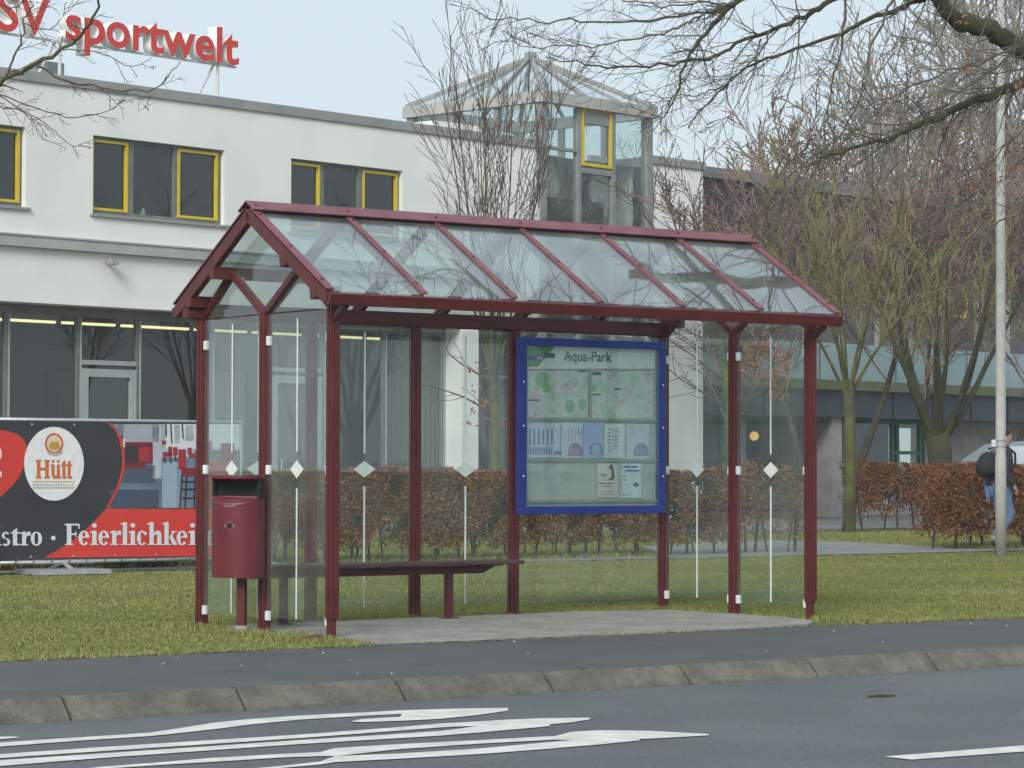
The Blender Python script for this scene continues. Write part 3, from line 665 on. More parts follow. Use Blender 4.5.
# ------------------------------------------------------------------ banner
BV = 11.0
b0 = SH.loc(-30, 490, BV)[0]; b1 = SH.loc(241, 490, BV)[0]
bn = empty('advertising_banner', SH.w(b0, BV, 0), SH.rot)
tag(bn, 'black and red restaurant banner stretched on a tube frame at left', 'banner')
zT = SH.loc(0, 420.5, BV)[1]; zB = SH.loc(0, 560.5, BV)[1]
def bc(px, py):
    s, z = SH.loc(px, py, BV-0.02); return s-b0, z
def B8(x, y): return bc(x/4.519, 410+y/4.519)
LB = b1-b0
mb = MB(); nsg = 60; na = len(mb.v)
def bl(name, pts, m, lvl, par, th=0.0012):
    mb = MB(); mb.prism([(x, -0.006-lvl*0.0022, z) for x, z in pts], (0, th, 0)); return mb.build(name, m, par)
cloth = mat('banner_black', (0.028, 0.032, 0.038), 0.5, (0.038, 0.042, 0.050), 2)
bRed = mat('banner_red', (0.60, 0.045, 0.035), 0.5, (0.55, 0.04, 0.03), 3)
cl_ = bl('banner_cloth', [(0, zB), (LB-0.02, zB), (LB-0.02, zT), (0, zT)], cloth, 0, bn, 0.004)
# red left blob
pts = [B8(x, y) for x, y in [(-140, 95), (0, 90), (45, 96), (85, 112), (112, 138), (124, 165), (124, 200), (112, 250), (90, 300), (55, 345), (20, 380), (0, 395), (-140, 440)]]
bl('red_field', pts, bRed, 1, cl_)
# photo panel
pw = B8(1085, 60)[0]
top = zT-0.025
def bp(x, y): return B8(x, y)
curve = [(490, 62), (520, 90), (540, 130), (553, 190), (556, 235), (548, 290), (530, 345), (510, 390), (485, 440)]
bl('photo_panel', [bp(x, y) for x, y in curve]+[(B8(485, 444)[0], B8(485, 444)[1]), (pw, B8(880, 444)[1]), (pw, top), (bp(490, 60)[0], top)], mat('photo_floor', (0.10, 0.14, 0.20), 0.4, (0.17, 0.23, 0.31), 1.2), 1, cl_)
def pr4(x0, y0, x1, y1, m, lvl=2, nm='photo_detail'):
    bl(nm, [B8(x0, y0), B8(x1, y0), B8(x1, y1), B8(x0, y1)], m, lvl, cl_)
ph = [(560, 64, 720, 145, (0.30, 0.33, 0.38)), (690, 64, 732, 310, (0.36, 0.39, 0.45)), (732, 64, 1085, 175, (0.52, 0.58, 0.60)), (732, 175, 1085, 215, (0.34, 0.42, 0.50)), (566, 145, 690, 240, (0.03, 0.03, 0.04)), (556, 250, 700, 330, (0.06, 0.08, 0.12)), (500, 360, 720, 442, (0.05, 0.07, 0.11)), (735, 235, 800, 442, (0.26, 0.33, 0.42)), (800, 235, 822, 442, (0.18, 0.24, 0.33)), (732, 64, 750, 175, (0.62, 0.66, 0.68)), (790, 70, 815, 150, (0.66, 0.70, 0.70)), (840, 70, 880, 140, (0.62, 0.70, 0.66)), (880, 180, 1085, 444, (0.10, 0.12, 0.16))]
for x0, y0, x1, y1, c in ph: pr4(x0, y0, x1, y1, plain(c), 2)
rp = plain((0.16, 0.02, 0.03)); rd = plain((0.30, 0.022, 0.035)); bk = plain((0.02, 0.02, 0.025)); lt = plain((0.60, 0.66, 0.70))
for x0, y0, x1, y1, m_ in [(566, 145, 690, 160, rp), (680, 150, 692, 240, rp), (628, 165, 680, 235, rd), (570, 238, 660, 262, rp), (545, 118, 560, 170, rd), (556, 128, 566, 168, lt),
                           (733, 138, 752, 156, rd), (736, 190, 776, 212, rd), (762, 165, 780, 210, rd), (784, 168, 804, 205, rd), (850, 170, 868, 200, rd), (855, 195, 885, 215, rd),
                           (808, 178, 842, 268, rd), (822, 262, 888, 300, rp), (900, 140, 960, 180, rd), (930, 230, 1030, 420, rd), (1000, 150, 1060, 240, rp)]:
    pr4(x0, y0, x1, y1, m_, 3)
for (x0, y0, x1, y1) in [(742, 212, 745, 240), (768, 212, 771, 240), (790, 205, 793, 228), (820, 290, 812, 440), (842, 300, 834, 440), (880, 300, 876, 440), (770, 64, 775, 150), (822, 64, 826, 130), (748, 64, 750, 120)]:
    bl('photo_detail', [B8(x0, y0), B8(x0+6, y0), B8(x1+6, y1), B8(x1, y1)], bk, 3.6, cl_)
for y in (320, 355, 395): pr4(825, y, 880, y+7, bk, 4.2)
# bottom red band
pts = [B8(x, y) for x, y in [(482, 446), (440, 490), (390, 540), (330, 590), (270, 630), (200, 668)]]
bl('red_band', pts+[(LB-0.02, zB+0.001), (LB-0.02, B8(880, 450)[1])], bRed, 2, cl_)
# red edge curve
oc = [(488, 55), (510, 66), (532, 90), (550, 130), (563, 190), (566, 235), (558, 290), (540, 345), (518, 392), (492, 440)]
ic = [(x-11, y) for x, y in oc]
bl('red_curve', [B8(*q) for q in oc]+[B8(*q) for q in ic[::-1]], bRed, 4.5, cl_)
# oval brewery badge
ov = bl('white_oval', [B8(246+135*math.cos(R(t)), 243+167*math.sin(R(t))) for t in range(0, 360, 10)], plain((0.66, 0.69, 0.70)), 2, cl_)
def ov_p(nm, pts, m, lvl): 
    mb = MB(); mb.prism([(B8(x, y)[0], -0.006-lvl*0.0022, B8(x, y)[1]) for x, y in pts], (0, 0.0012, 0)); return mb.build(nm, m, ov)
ov_p('badge_ring', [(246+42*math.cos(R(t)), 152+48*math.sin(R(t))) for t in range(0, 360, 15)], plain((0.50, 0.10, 0.06)), 3)
ov_p('badge_disc', [(246+33*math.cos(R(t)), 152+38*math.sin(R(t))) for t in range(0, 360, 15)], plain((0.60, 0.52, 0.40)), 4)
ov_p('badge_motif', [(222, 172), (226, 150), (240, 142), (252, 146), (258, 138), (268, 150), (270, 172), (246, 182)], plain((0.42, 0.26, 0.03)), 5)
ov_p('badge_scroll', [(212, 186), (240, 196), (262, 194), (284, 184), (280, 196), (250, 206), (220, 200)], plain((0.40, 0.40, 0.42)), 5)
cO = plain((0.52, 0.13, 0.03))
def bar4(x0, y0, x1, y1): return [(x0, y0), (x1, y0), (x1, y1), (x0, y1)]
hutt = [bar4(168, 225, 184, 310), bar4(206, 225, 222, 310), bar4(164, 225, 188, 234), bar4(164, 300, 188, 310), bar4(202, 225, 226, 234), bar4(202, 300, 226, 310), bar4(183, 260, 207, 273),
        bar4(234, 246, 248, 300), bar4(258, 246, 272, 310), bar4(240, 296, 262, 310), bar4(235, 226, 247, 238), bar4(258, 226, 270, 238), bar4(230, 246, 240, 254), bar4(268, 302, 278, 310),
        [(283, 236), (297, 226), (297, 304), (283, 304)], [(307, 236), (320, 226), (320, 304), (307, 304)], bar4(277, 246, 327, 254), bar4(286, 300, 303, 310), bar4(309, 300, 327, 310)]
for i, q in enumerate(hutt):
    pass
mb = MB()
for i, q in enumerate(hutt): mb.prism([(B8(x, y)[0], -0.0126-i*0.00012, B8(x, y)[1]) for x, y in q], (0, 0.0011, 0))
mb.build('brand_letters', cO, ov)
ov_p('thin_rule', bar4(148, 322, 340, 326), plain((0.45, 0.30, 0.15)), 3); ov_p('thin_rule', bar4(150, 350, 340, 354), plain((0.45, 0.25, 0.12)), 3)
a_, b_ = B8(152, 346), B8(338, 346); tm = text_mesh('verbrauen für Nordhessen', 0.05, 0.0003, 0.0); wx = max(v.co.x for v in tm.vertices)
for v in tm.vertices: v.co.x *= (b_[0]-a_[0])/wx
# the tagline is only a faint row of marks in the photograph
random.seed(3); mb = MB()
x = 152
while x < 336:
    w = random.choice((3, 4, 5)); h = random.choice((8, 9, 13)); mb.prism([(B8(xx, yy)[0], -0.0126, B8(xx, yy)[1]) for xx, yy in bar4(x, 345-h, x+w, 345)], (0, 0.001, 0)); x += w+random.choice((2, 2, 3, 6))
mb.build('tag_line', plain((0.40, 0.42, 0.44)), ov); bpy.data.meshes.remove(tm)
# serif lettering:  stro . Feierlichkei
def serif_word(word, x0, base, size, mbx, adv_scale=1.0):
    """size = cap height in crop pixels; x grows by each advance"""
    n = [0]
    def P(pts):
        mbx.prism([(B8(px, py)[0], -0.0128-n[0]*0.00011, B8(px, py)[1]) for px, py in pts], (0, 0.001, 0)); n[0] += 1
    S = size; xh = 0.66*S; st = 0.20*S; sf = 0.055*S
    x = x0
    def stem(xx, h, foot=True, head=True, w=None):
        w = w or st; P([(xx, base), (xx+w, base), (xx+w, base-h), (xx, base-h)])
        if foot: P([(xx-0.09*S, base), (xx+w+0.09*S, base), (xx+w+0.09*S, base-sf), (xx-0.09*S, base-sf)])
        if head: P([(xx-0.11*S, base-h+0.10*S), (xx-0.11*S, base-h+0.05*S), (xx+w*0.5, base-h-0.03*S), (xx+w, base-h), (xx+w, base-h+0.07*S)])
    def arc(cx, cy, rx, ry, a0, a1, wt, wn, n_=14):
        o = []; i_ = []
        for k_ in range(n_+1):
            t = R(a0+(a1-a0)*k_/n_); th = wn+(wt-wn)*abs(math.cos(t)); c_, s_ = math.cos(t), math.sin(t)
            o.append((cx+rx*c_, cy-ry*s_)); i_.append((cx+(rx-th)*c_, cy-(ry-th*0.8)*s_))
        for k_ in range(n_): P([o[k_], o[k_+1], i_[k_+1], i_[k_]])
    for ch in word:
        if ch == 'F':
            stem(x+0.1*S, S, True, False, 0.21*S); P([(x, base-S), (x+0.68*S, base-S), (x+0.68*S, base-S+0.08*S), (x, base-S+0.08*S)])
            P([(x+0.62*S, base-S+0.05*S), (x+0.70*S, base-S), (x+0.71*S, base-0.76*S), (x+0.66*S, base-0.76*S)])
            P([(x+0.3*S, base-0.55*S), (x+0.52*S, base-0.55*S), (x+0.52*S, base-0.47*S), (x+0.3*S, base-0.47*S)]); P([(x+0.50*S, base-0.64*S), (x+0.55*S, base-0.64*S), (x+0.55*S, base-0.38*S), (x+0.50*S, base-0.38*S)])
            x += 0.64*S*adv_scale
        elif ch == 'e':
            arc(x+0.27*S, base-xh/2, 0.26*S, xh/2+0.02*S, 5, 318, 0.19*S, 0.07*S); P([(x+0.08*S, base-0.40*S), (x+0.52*S, base-0.40*S), (x+0.52*S, base-0.335*S), (x+0.08*S, base-0.335*S)]); x += 0.57*S*adv_scale
        elif ch == 'c':
            arc(x+0.27*S, base-xh/2, 0.25*S, xh/2+0.02*S, 48, 312, 0.19*S, 0.07*S); P([(x+0.36*S, base-xh*0.96), (x+0.48*S, base-xh*0.9), (x+0.48*S, base-xh*0.70), (x+0.38*S, base-xh*0.70)]); x += 0.52*S*adv_scale
        elif ch == 'o':
            arc(x+0.29*S, base-xh/2, 0.28*S, xh/2+0.02*S, 0, 360, 0.19*S, 0.06*S, 22); x += 0.63*S*adv_scale
        elif ch in 'il':
            h = xh if ch == 'i' else 1.06*S; stem(x+0.10*S, h)
            if ch == 'i': P([(x+0.20*S+0.12*S*math.cos(R(t)), base-0.92*S-0.11*S*math.sin(R(t))) for t in range(0, 360, 40)])
            x += 0.375*S*adv_scale
        elif ch == 'r':
            stem(x+0.10*S, xh); P([(x+0.28*S, base-xh*0.80), (x+0.38*S, base-xh-0.02*S), (x+0.52*S, base-xh), (x+0.52*S, base-xh+0.20*S), (x+0.40*S, base-xh+0.17*S), (x+0.30*S, base-xh*0.62)]); x += 0.51*S*adv_scale
        elif ch == 'h':
            stem(x+0.10*S, 1.06*S); stem(x+0.46*S, xh*0.82, True, False); P([(x+0.28*S, base-xh*0.80), (x+0.42*S, base-xh-0.02*S), (x+0.58*S, base-xh), (x+0.66*S, base-xh*0.80), (x+0.48*S, base-xh*0.78), (x+0.28*S, base-xh*0.66)]); x += 0.71*S*adv_scale
        elif ch == 'k':
            stem(x+0.10*S, 1.06*S); P([(x+0.30*S, base-xh*0.46), (x+0.50*S, base-xh*0.98), (x+0.60*S, base-xh*0.98), (x+0.40*S, base-xh*0.46)])
            P([(x+0.34*S, base-xh*0.62), (x+0.50*S, base-xh*0.62), (x+0.72*S, base), (x+0.48*S, base)]); P([(x+0.42*S, base-xh), (x+0.68*S, base-xh), (x+0.68*S, base-xh+sf), (x+0.42*S, base-xh+sf)]); x += 0.67*S*adv_scale
        elif ch == 't':
            P([(x+0.09*S, base), (x+0.30*S, base), (x+0.30*S, base-0.86*S), (x+0.09*S, base-0.72*S)]); P([(x, base-xh), (x+0.42*S, base-xh), (x+0.42*S, base-xh+0.08*S), (x, base-xh+0.08*S)]); P([(x+0.2*S, base), (x+0.40*S, base), (x+0.43*S, base-0.09*S), (x+0.2*S, base-0.07*S)]); x += 0.44*S*adv_scale
        elif ch == 's':
            arc(x+0.22*S, base-xh*0.74, 0.20*S, xh*0.28, 30, 250, 0.13*S, 0.10*S); arc(x+0.22*S, base-xh*0.25, 0.21*S, xh*0.29, -140, 95, 0.13*S, 0.10*S); x += 0.47*S*adv_scale
        elif ch == '.':
            P([(x+0.16*S+0.12*S*math.cos(R(t)), base-0.38*S-0.12*S*math.sin(R(t))) for t in range(0, 360, 36)]); x += 0.36*S*adv_scale
    return x
wtest = serif_word('istro', 0, 612, 92, MB())
for wd_, x_, b_, s_, k_ in (('istro', 196-wtest, 612, 92, 1), ('.', 228, 612, 88, 1), ('Feierlichkeiten', 294, 610, 96, 0.985)):
    mb = MB(); serif_word(wd_, x_, b_, s_, mb, k_); mb.build('banner_lettering', mat('letter_pale', (0.62, 0.66, 0.68), 0.5), cl_)
# the sliver of a numeral at the left edge
mb = MB(); 
for i, q in enumerate([[(-30, 160), (0, 168), (10, 186), (9, 212), (-6, 236), (-14, 224), (-4, 208), (-4, 190), (-30, 180)], [(-30, 278), (9, 278), (9, 302), (-30, 302)]]):
    mb.prism([(B8(x, y)[0], -0.0115-i*0.0002, B8(x, y)[1]) for x, y in q], (0, 0.001, 0))
mb.build('banner_numeral', mat('letter_pale', (0.62, 0.66, 0.68), 0.5), cl_)
# frame
mb = MB(); zf = SH.loc(0, 563, BV)[1]
for z in (zf, zT+0.012): mb.cyl((-0.3, 0.02, z), (LB, 0.02, z), 0.022, 10)
for x in (LB, LB-2.4, LB-4.6): mb.cyl((x, 0.02, zf), (x, 0.02, zT+0.03), 0.020, 10)
mb.build('tube_frame', M['galv'], bn, smooth=True)
lgx = B8(290, 700)[0]
for x in (lgx, lgx+2.5, lgx-2.2):
    mb = MB(); mb.bar((x, 0.02, zf), (x-0.05, 0.25, 0.03), 0.03, 0.03); mb.bar((x, 0.02, zf), (x+0.04, -0.2, 0.03), 0.03, 0.03)
    mb.box(x-0.42, x+0.42, -0.3, 0.3, 0.0, 0.05); mb.build('foot', M['galv'], bn)
mb = MB(); random.seed(6)
x = 0.1
while x < LB-0.1:
    mb.cyl((x-0.012, 0.02-0.026, zf-0.02), (x+0.03, 0.02-0.026, zf+0.05), 0.006, 5); x += 0.21
mb.build('lacing', plain((0.10, 0.10, 0.11)), bn)
for i in range(int(LB/0.5)):
    for z in (zT-0.035, zB+0.035):
        mb = MB(); mb.cyl((0.2+i*0.5, -0.008, z), (0.2+i*0.5, -0.013, z), 0.012, 10); mb.build('eyelet', M['galv'], cl_)

# ------------------------------------------------------------------ hedges
def hedge(name, u0, u1, v, depth, z0, z1, nleaf, nstem, label, seed, bare=0.25, group='clipped beech hedges', wob=0.022, dens=None):
    rg = np.random.default_rng(seed); random.seed(seed)
    L = u1-u0; root = empty(name, SH.w(u0, v, 0), SH.rot); tag(root, label, 'hedge', group)
    x = rg.uniform(0, L, nleaf); y = rg.uniform(0, depth, nleaf)
    # denser near outer faces, thinner at the bottom
    y = np.where(rg.uniform(0, 1, nleaf) < 0.45, rg.uniform(0, 0.10, nleaf), y)
    zz = rg.uniform(0, 1, nleaf)**0.8; top = z1-z0
    hz = top*(1+wob*np.sin(x*2.3+seed)+0.6*wob*np.sin(x*7.1)+0.5*wob*np.sin(x*17.0+1))
    z = z0+zz*hz
    cl = np.sin(x*9+1.5*np.sin(z*7))+np.sin(z*11+2*np.sin(x*5+seed))+np.sin(y*9+x*4)
    keep = (rg.uniform(0, 1, nleaf) < np.clip((zz-0.0)/(0.15 if bare < 0.3 else 0.28), 0.15, 1)) & (cl > -1.4+bare*1.5*(1-zz)*2)
    x, y, z, cl = x[keep], y[keep], z[keep], cl[keep]
    y = y+0.05*np.sin(x*6+z*5)
    n = len(x); s = rg.uniform(0.016, 0.034, n)
    a = rg.normal(0, 1, (n, 3)); a /= np.linalg.norm(a, axis=1)[:, None]; bb = rg.normal(0, 1, (n, 3)); bb = np.cross(a, bb); bb /= np.linalg.norm(bb, axis=1)[:, None]
    C = np.stack([x, y, z], 1); P = np.zeros((n, 4, 3))
    P[:, 0] = C-a*s[:, None]; P[:, 1] = C+bb*s[:, None]*0.55; P[:, 2] = C+a*s[:, None]; P[:, 3] = C-bb*s[:, None]*0.55
    fast_mesh('foliage', P.reshape(-1, 3), 4, M['hedge'], np.clip(0.45+0.2*rg.normal(0, 1, n)+0.06*cl, 0, 1), root)
    for i in range(nstem):
        mb = MB(); xs = (i+0.5+random.uniform(-0.35, 0.35))*L/nstem; ys = random.uniform(0.12, depth-0.12); r = random.uniform(0.010, 0.022)
        lean = random.uniform(-0.18, 0.18); p = Vector((xs, ys, -0.02)); pts = [p, p+Vector((lean*0.4, 0, 0.35)), p+Vector((lean, random.uniform(-.05, .05), 0.75)), p+Vector((lean*1.3, 0, z1-0.1))]
        mb.tube(pts, [r*1.2, r, r*0.7, r*0.3], 5)
        for k in range(4):
            t = random.uniform(0.1, 0.85); q = pts[0].lerp(pts[2], t); an = random.uniform(0, 6.28)
            mb.tube([q, q+Vector((math.cos(an)*0.16, math.sin(an)*0.12, random.uniform(0.15, 0.3)))], [r*0.45, r*0.15], 4)
        mb.build('stem', M['bark'], root)
    return root
u_l = SH.uv(at(-60, 500, 30))[0]-1.5
uh1 = SH.loc(731, 500, 12.75)[0]
hedge('beech_hedge', u_l, uh1, 12.5, 0.55, 0.12, 1.13, 165000, 62, 'long brown beech hedge running behind the shelter and the banner', 3)
us = SH.loc(762, 500, 12.8)[0]
hedge('hedge_sapling', us+0.42, us+0.78, 12.7, 0.3, 0.10, 1.08, 700, 2, 'lone thin beech sapling right of the long hedge end', 9, 0.5, group=None, wob=0.12)
hedge('hedge_sapling', us-0.55, us+0.25, 12.62, 0.45, 0.12, 1.14, 2600, 4, 'sparse clump of brown beech beside the hedge gap', 19, 0.4, group=None, wob=0.10)
uq = SH.loc(937, 500, 12.4)[0]
hedge('beech_hedge', uq, uq+9, 12.3, 0.65, 0.12, 1.14, 70000, 24, 'brown beech hedge that the walker passes behind the lamp post', 5, 0.2)
qh = SH.uv(G(862, 531)); 
hedge('beech_hedge', qh[0], qh[0]+7.0, qh[1], 0.7, 0.20, 1.25, 52000, 14, 'farther brown beech hedge below the pollard tree', 7, 0.35)
# bright ground ivy under the banner
rg = np.random.default_rng(12); n = 5000; x = rg.uniform(u_l+1, SH.loc(205, 500, 12.1)[0], n); y = rg.uniform(12.08, 12.5, n); z = rg.uniform(0, 0.32, n)
keep = np.sin(x*4.1)+np.sin(x*9.7+1) > 0.3; x, y, z = x[keep], y[keep], z[keep]; n = len(x)
C = np.stack([SH.o.x+SH.a.x*x+SH.b.x*y, SH.o.y+SH.a.y*x+SH.b.y*y, z], 1); a = rg.normal(0, 1, (n, 3))*0.022; b = rg.normal(0, 1, (n, 3))*0.022
tag(fast_mesh('ground_ivy', np.stack([C-a, C+b, C+a, C-b], 1).reshape(-1, 3), 4, M['ivy'], rg.uniform(0, 1, n)), 'yellow green ground ivy in patches below the banner', 'ivy', None, 'stuff')

# ------------------------------------------------------------------ trees
def branch(mbs, p, d, L, r0, lvl, P, rnd):
    n = max(3, int(L/P['seg'][lvl])); pts = [p.copy()]; rad = [r0]; dd = d.normalized()
    for i in range(n):
        dd = (dd+Vector((rnd.gauss(0, 1), rnd.gauss(0, 1), rnd.gauss(0, 1)))*P['wig'][lvl]+Vector((0, 0, P['trop'][lvl]))).normalized()
        p = p+dd*(L/n); pts.append(p.copy()); rad.append(max(P['rmin'], r0*(1-P['tap']*(i+1)/n)))
    mbs[0 if lvl < P['trunklv'] else 1].tube(pts, rad, P['sides'][lvl], False)
    if lvl+1 < len(P['n']):
        for k in range(P['n'][lvl]):
            t = P['start'][lvl]+(0.98-P['start'][lvl])*(k+rnd.random())/P['n'][lvl]
            i = min(n-1, int(t*n)); q = pts[i].lerp(pts[i+1], t*n-i); dl = (pts[i+1]-pts[i]).normalized()
            ax = dl.cross(Vector((rnd.gauss(0, 1), rnd.gauss(0, 1), rnd.gauss(0, 1))))
            if ax.length < 1e-3: continue
            nd = Quaternion(ax.normalized(), R(rnd.gauss(P['ang'][lvl], 9))) @ dl
            cl = L*P['ratio'][lvl]*(1-P['fall'][lvl]*t)*rnd.uniform(0.7, 1.2)
            cr = max(P['rmin'], rad[i]*P['rr'][lvl]*rnd.uniform(0.8, 1.1))
            branch(mbs, q, nd, cl, cr, lvl+1, P, rnd)
    return pts
def leaves(spots, n, spread, parent, seed, sz=0.03):
    rg = np.random.default_rng(seed); C = []
    for s in spots:
        C.append(np.array(s)+rg.normal(0, 1, (n, 3))*spread)
    C = np.concatenate(C); n = len(C); a = rg.normal(0, 1, (n, 3)); a /= np.linalg.norm(a, axis=1)[:, None]; b = rg.normal(0, 1, (n, 3)); b /= np.linalg.norm(b, axis=1)[:, None]
    fast_mesh('dry_leaves', np.stack([C-a*sz, C+b*sz*.6, C+a*sz, C-b*sz*.6], 1).reshape(-1, 3), 4, M['leafo'], rg.uniform(0, 1, n), parent)
BASE = dict(seg=[0.35, 0.35, 0.25, 0.2, 0.15], wig=[0.03, 0.10, 0.14, 0.16, 0.18], trop=[0.02, 0.07, 0.05, 0.03, 0.02], tap=0.75, rmin=0.006, sides=[9, 7, 4, 3, 3], trunklv=2,
            n=[7, 8, 7, 5], start=[0.5, 0.2, 0.1, 0.1], ang=[35, 38, 38, 40], ratio=[0.9, 0.55, 0.5, 0.5], fall=[0.3, 0.4, 0.4, 0.4], rr=[0.5, 0.5, 0.5, 0.6])
def make_tree(name, loc, h, r, P, seed, label, bark, twig, group=None, lean=(0, 0, 1)):
    rnd = random.Random(seed); root = empty(name, loc, 0); tag(root, label, 'tree', group)
    mbs = (MB(), MB()); branch(mbs, Vector((0, 0, -0.05)), Vector(lean), h, r, 0, P, rnd)
    mbs[0].build('trunk', bark, root, smooth=True); mbs[1].build('crown', twig, root)
    return root
def V(**k): d = dict(BASE); d.update(k); return d
# multi stemmed young tree behind the shelter
def fork_tree(name, loc, zf, rt, nst, hst, spread, P, seed, label, bark, twig, group=None, lean=Vector((0, 0, 1)), rs=0.36, up=0.05):
    rnd = random.Random(seed); root = empty(name, loc, 0); tag(root, label, 'tree', group)
    mbs = (MB(), MB()); top = lean.normalized()*zf
    mbs[0].tube([Vector((0, 0, -0.05)), top*0.08, top*0.5+Vector((rt*0.3, 0, 0)), top], [rt*1.35, rt*1.05, rt*0.92, rt*0.95], 12)
    for i in range(nst):
        a = 2*math.pi*i/nst+rnd.uniform(-0.3, 0.3); s = spread*rnd.uniform(0.35, 1.0)
        d = Vector((math.cos(a)*s, math.sin(a)*s, 1)); st = top-lean.normalized()*rnd.uniform(0.02, 0.05+zf*0.10)+Vector((math.cos(a), math.sin(a), 0))*rt*0.45
        branch(mbs, st, d, hst*rnd.uniform(0.75, 1.05), rt*rs*rnd.uniform(0.7, 1.0), 1, P, rnd)
    mbs[0].build('trunk', bark, root, smooth=True); mbs[1].build('crown', twig, root)
    return root
Pf = V(n=[0, 10, 6, 4], start=[0, 0.15, 0.1, 0.1], ang=[0, 30, 32, 36], ratio=[0, 0.40, 0.45, 0.5], trop=[0.02, 0.055, 0.06, 0.05, 0.03], wig=[0.03, 0.05, 0.08, 0.1, 0.12], tap=0.8)
p = at(494, 480, 38.5); t492 = fork_tree('young_tree', (p.x, p.y, 0), 2.6, 0.060, 11, 4.6, 0.30, V(**{**Pf, 'n': [0, 11, 6, 4], 'ratio': [0, 0.36, 0.42, 0.5], 'ang': [0, 20, 26, 32], 'wig': [.03, .03, .06, .08, .1], 'rmin': 0.0045, 'rr': [.5, .42, .5, .6]}), 21, 'slender young tree with mossy stem standing behind the shelter left of the blue case', M['moss'], M['twig'], 'planted trees by the building')
rnd = random.Random(3); mbs = (MB(), MB())
for z, dx in ((2.35, -0.9), (1.9, -0.8), (2.6, 0.6), (2.1, 0.6)): branch(mbs, Vector((0, 0, z)), Vector((dx, rnd.uniform(-.4, .2), 0.75)), 1.3, 0.018, 2, V(n=[0, 0, 5, 4], trunklv=9), rnd)
mbs[0].build('side_branches', M['twig'], t492)
leaves([(-0.24, -0.1, z) for z in (2.25, 2.0, 1.8, 2.55)]+[(-0.12, 0, 1.95), (0.2, 0, 1.75), (-0.2, 0, 2.05)], 9, np.array([0.11, 0.1, 0.04]), t492, 4, 0.045)
p = G(849, 532.5); t845 = fork_tree('young_tree', p, 2.75, 0.105, 8, 4.6, 0.62, V(**{**Pf, 'n': [0, 9, 7, 4], 'start': [0, .22, .1, .1], 'ratio': [0, 0.38, 0.45, 0.5], 'rmin': 0.008, 'rr': [.5, .40, .5, .6], 'ang': [0, 34, 36, 38]}), 33, 'young tree with a straight green mossy trunk on the grass island', M['moss'], M['twigmoss'], 'planted trees by the building')
p = at(938, 480, 52); t940 = fork_tree('pollard_tree', (p.x, p.y, 0), 1.85, 0.25, 9, 4.4, 0.80, V(**{**Pf, 'n': [0, 8, 6, 4], 'start': [0, .38, .15, .1], 'ratio': [0, 0.36, 0.45, 0.5], 'rmin': 0.009, 'rr': [.5, .35, .5, .6], 'trop': [0.02, 0.10, 0.06, 0.05, 0.03]}), 45, 'thick dark pollard tree with many upright limbs above the far hedge', M['darkmoss'], M['twigmoss'], rs=0.36)
p = at(733, 480, 42); t728 = fork_tree('leaning_tree', (p.x, p.y, 0), 2.8, 0.07, 5, 4.0, 0.42, V(**{**Pf, 'n': [0, 9, 7, 5], 'rmin': 0.007, 'trop': [0.02, 0.03, 0.02, 0.02, 0.02], 'wig': [0.03, 0.08, 0.12, 0.14, 0.14]}), 58, 'thin tree with rusty withered leaves behind the right end of the shelter', M['moss'], M['twig'], lean=Vector((-0.04, 0, 1)))
def rel(px, py, Y, o): q = at(px, py, Y); return (q.x-o.location.x, q.y-o.location.y, q.z)
leaves([rel(x, y, 41.6, t728) for x, y in ((752, 350), (765, 345), (775, 356), (785, 368), (758, 372), (770, 380), (748, 362), (790, 355), (778, 390), (742, 372))], 26, np.array([0.09, 0.15, 0.08]), t728, 8, 0.05)
mbs = (MB(), MB()); rnd = random.Random(14)
for z, dx, l_ in ((2.5, -0.9, 1.5), (2.2, -1.0, 1.4), (2.8, -0.8, 1.5), (2.45, 0.8, 1.2), (2.0, -0.8, 1.1)): branch(mbs, Vector((-0.08, 0, z)), Vector((dx, rnd.uniform(-.4, .2), 0.35)), l_, 0.018, 2, V(n=[0, 0, 7, 5], trunklv=9, wig=[0, 0, .12, .16, .2]), rnd)
mbs[0].build('side_branches', M['twig'], t728)

# purple brown twiggy trees in front of the dark annex wall
Pd = V(n=[13, 10, 8, 5], start=[0.46, 0.10, 0.08, 0.1], rmin=0.0095, rr=[0.36, 0.42, 0.5, 0.6], trunklv=1, ratio=[0.66, 0.50, 0.48, 0.5], ang=[34, 34, 36, 38], trop=[0.02, 0.07, 0.05, 0.04, 0.03], wig=[0.04, 0.08, 0.12, 0.14, 0.14])
pr1 = make_tree('bare_tree', (0, 0, 0), 6.4, 0.075, Pd, 71, 'x', M['bark'], M['twigred'], 'bare twiggy trees before the dark annex wall')
spots = [(736, 55.5, 0.62), (809, 55, 0.84), (851, 56.5, 0.98), (936, 58.5, 0.88), (945, 55.5, 0.80), (1001, 60, 0.92), (1040, 58, 1.0)]
lbl = ['purple brown twiggy tree just right of the white wall end', 'purple brown twiggy tree above the right roof corner of the shelter', 'tallest purple brown twiggy tree behind the green mossy trunk',
       'purple brown twiggy tree close to the annex wall behind the pollard tree', 'smaller purple brown twiggy tree right behind the pollard tree', 'purple brown twiggy tree behind the lamp post', 'purple brown twiggy tree at the right frame edge']
for i, (px, Y, s) in enumerate(spots):
    o = pr1 if i == 0 else copy_tree(pr1)
    q = at(px, 500, Y); o.location = (q.x, q.y, 0); o.rotation_euler = (0, 0, i*2.1); o.scale = (s*1.35, s*1.35, s); o['label'] = lbl[i]
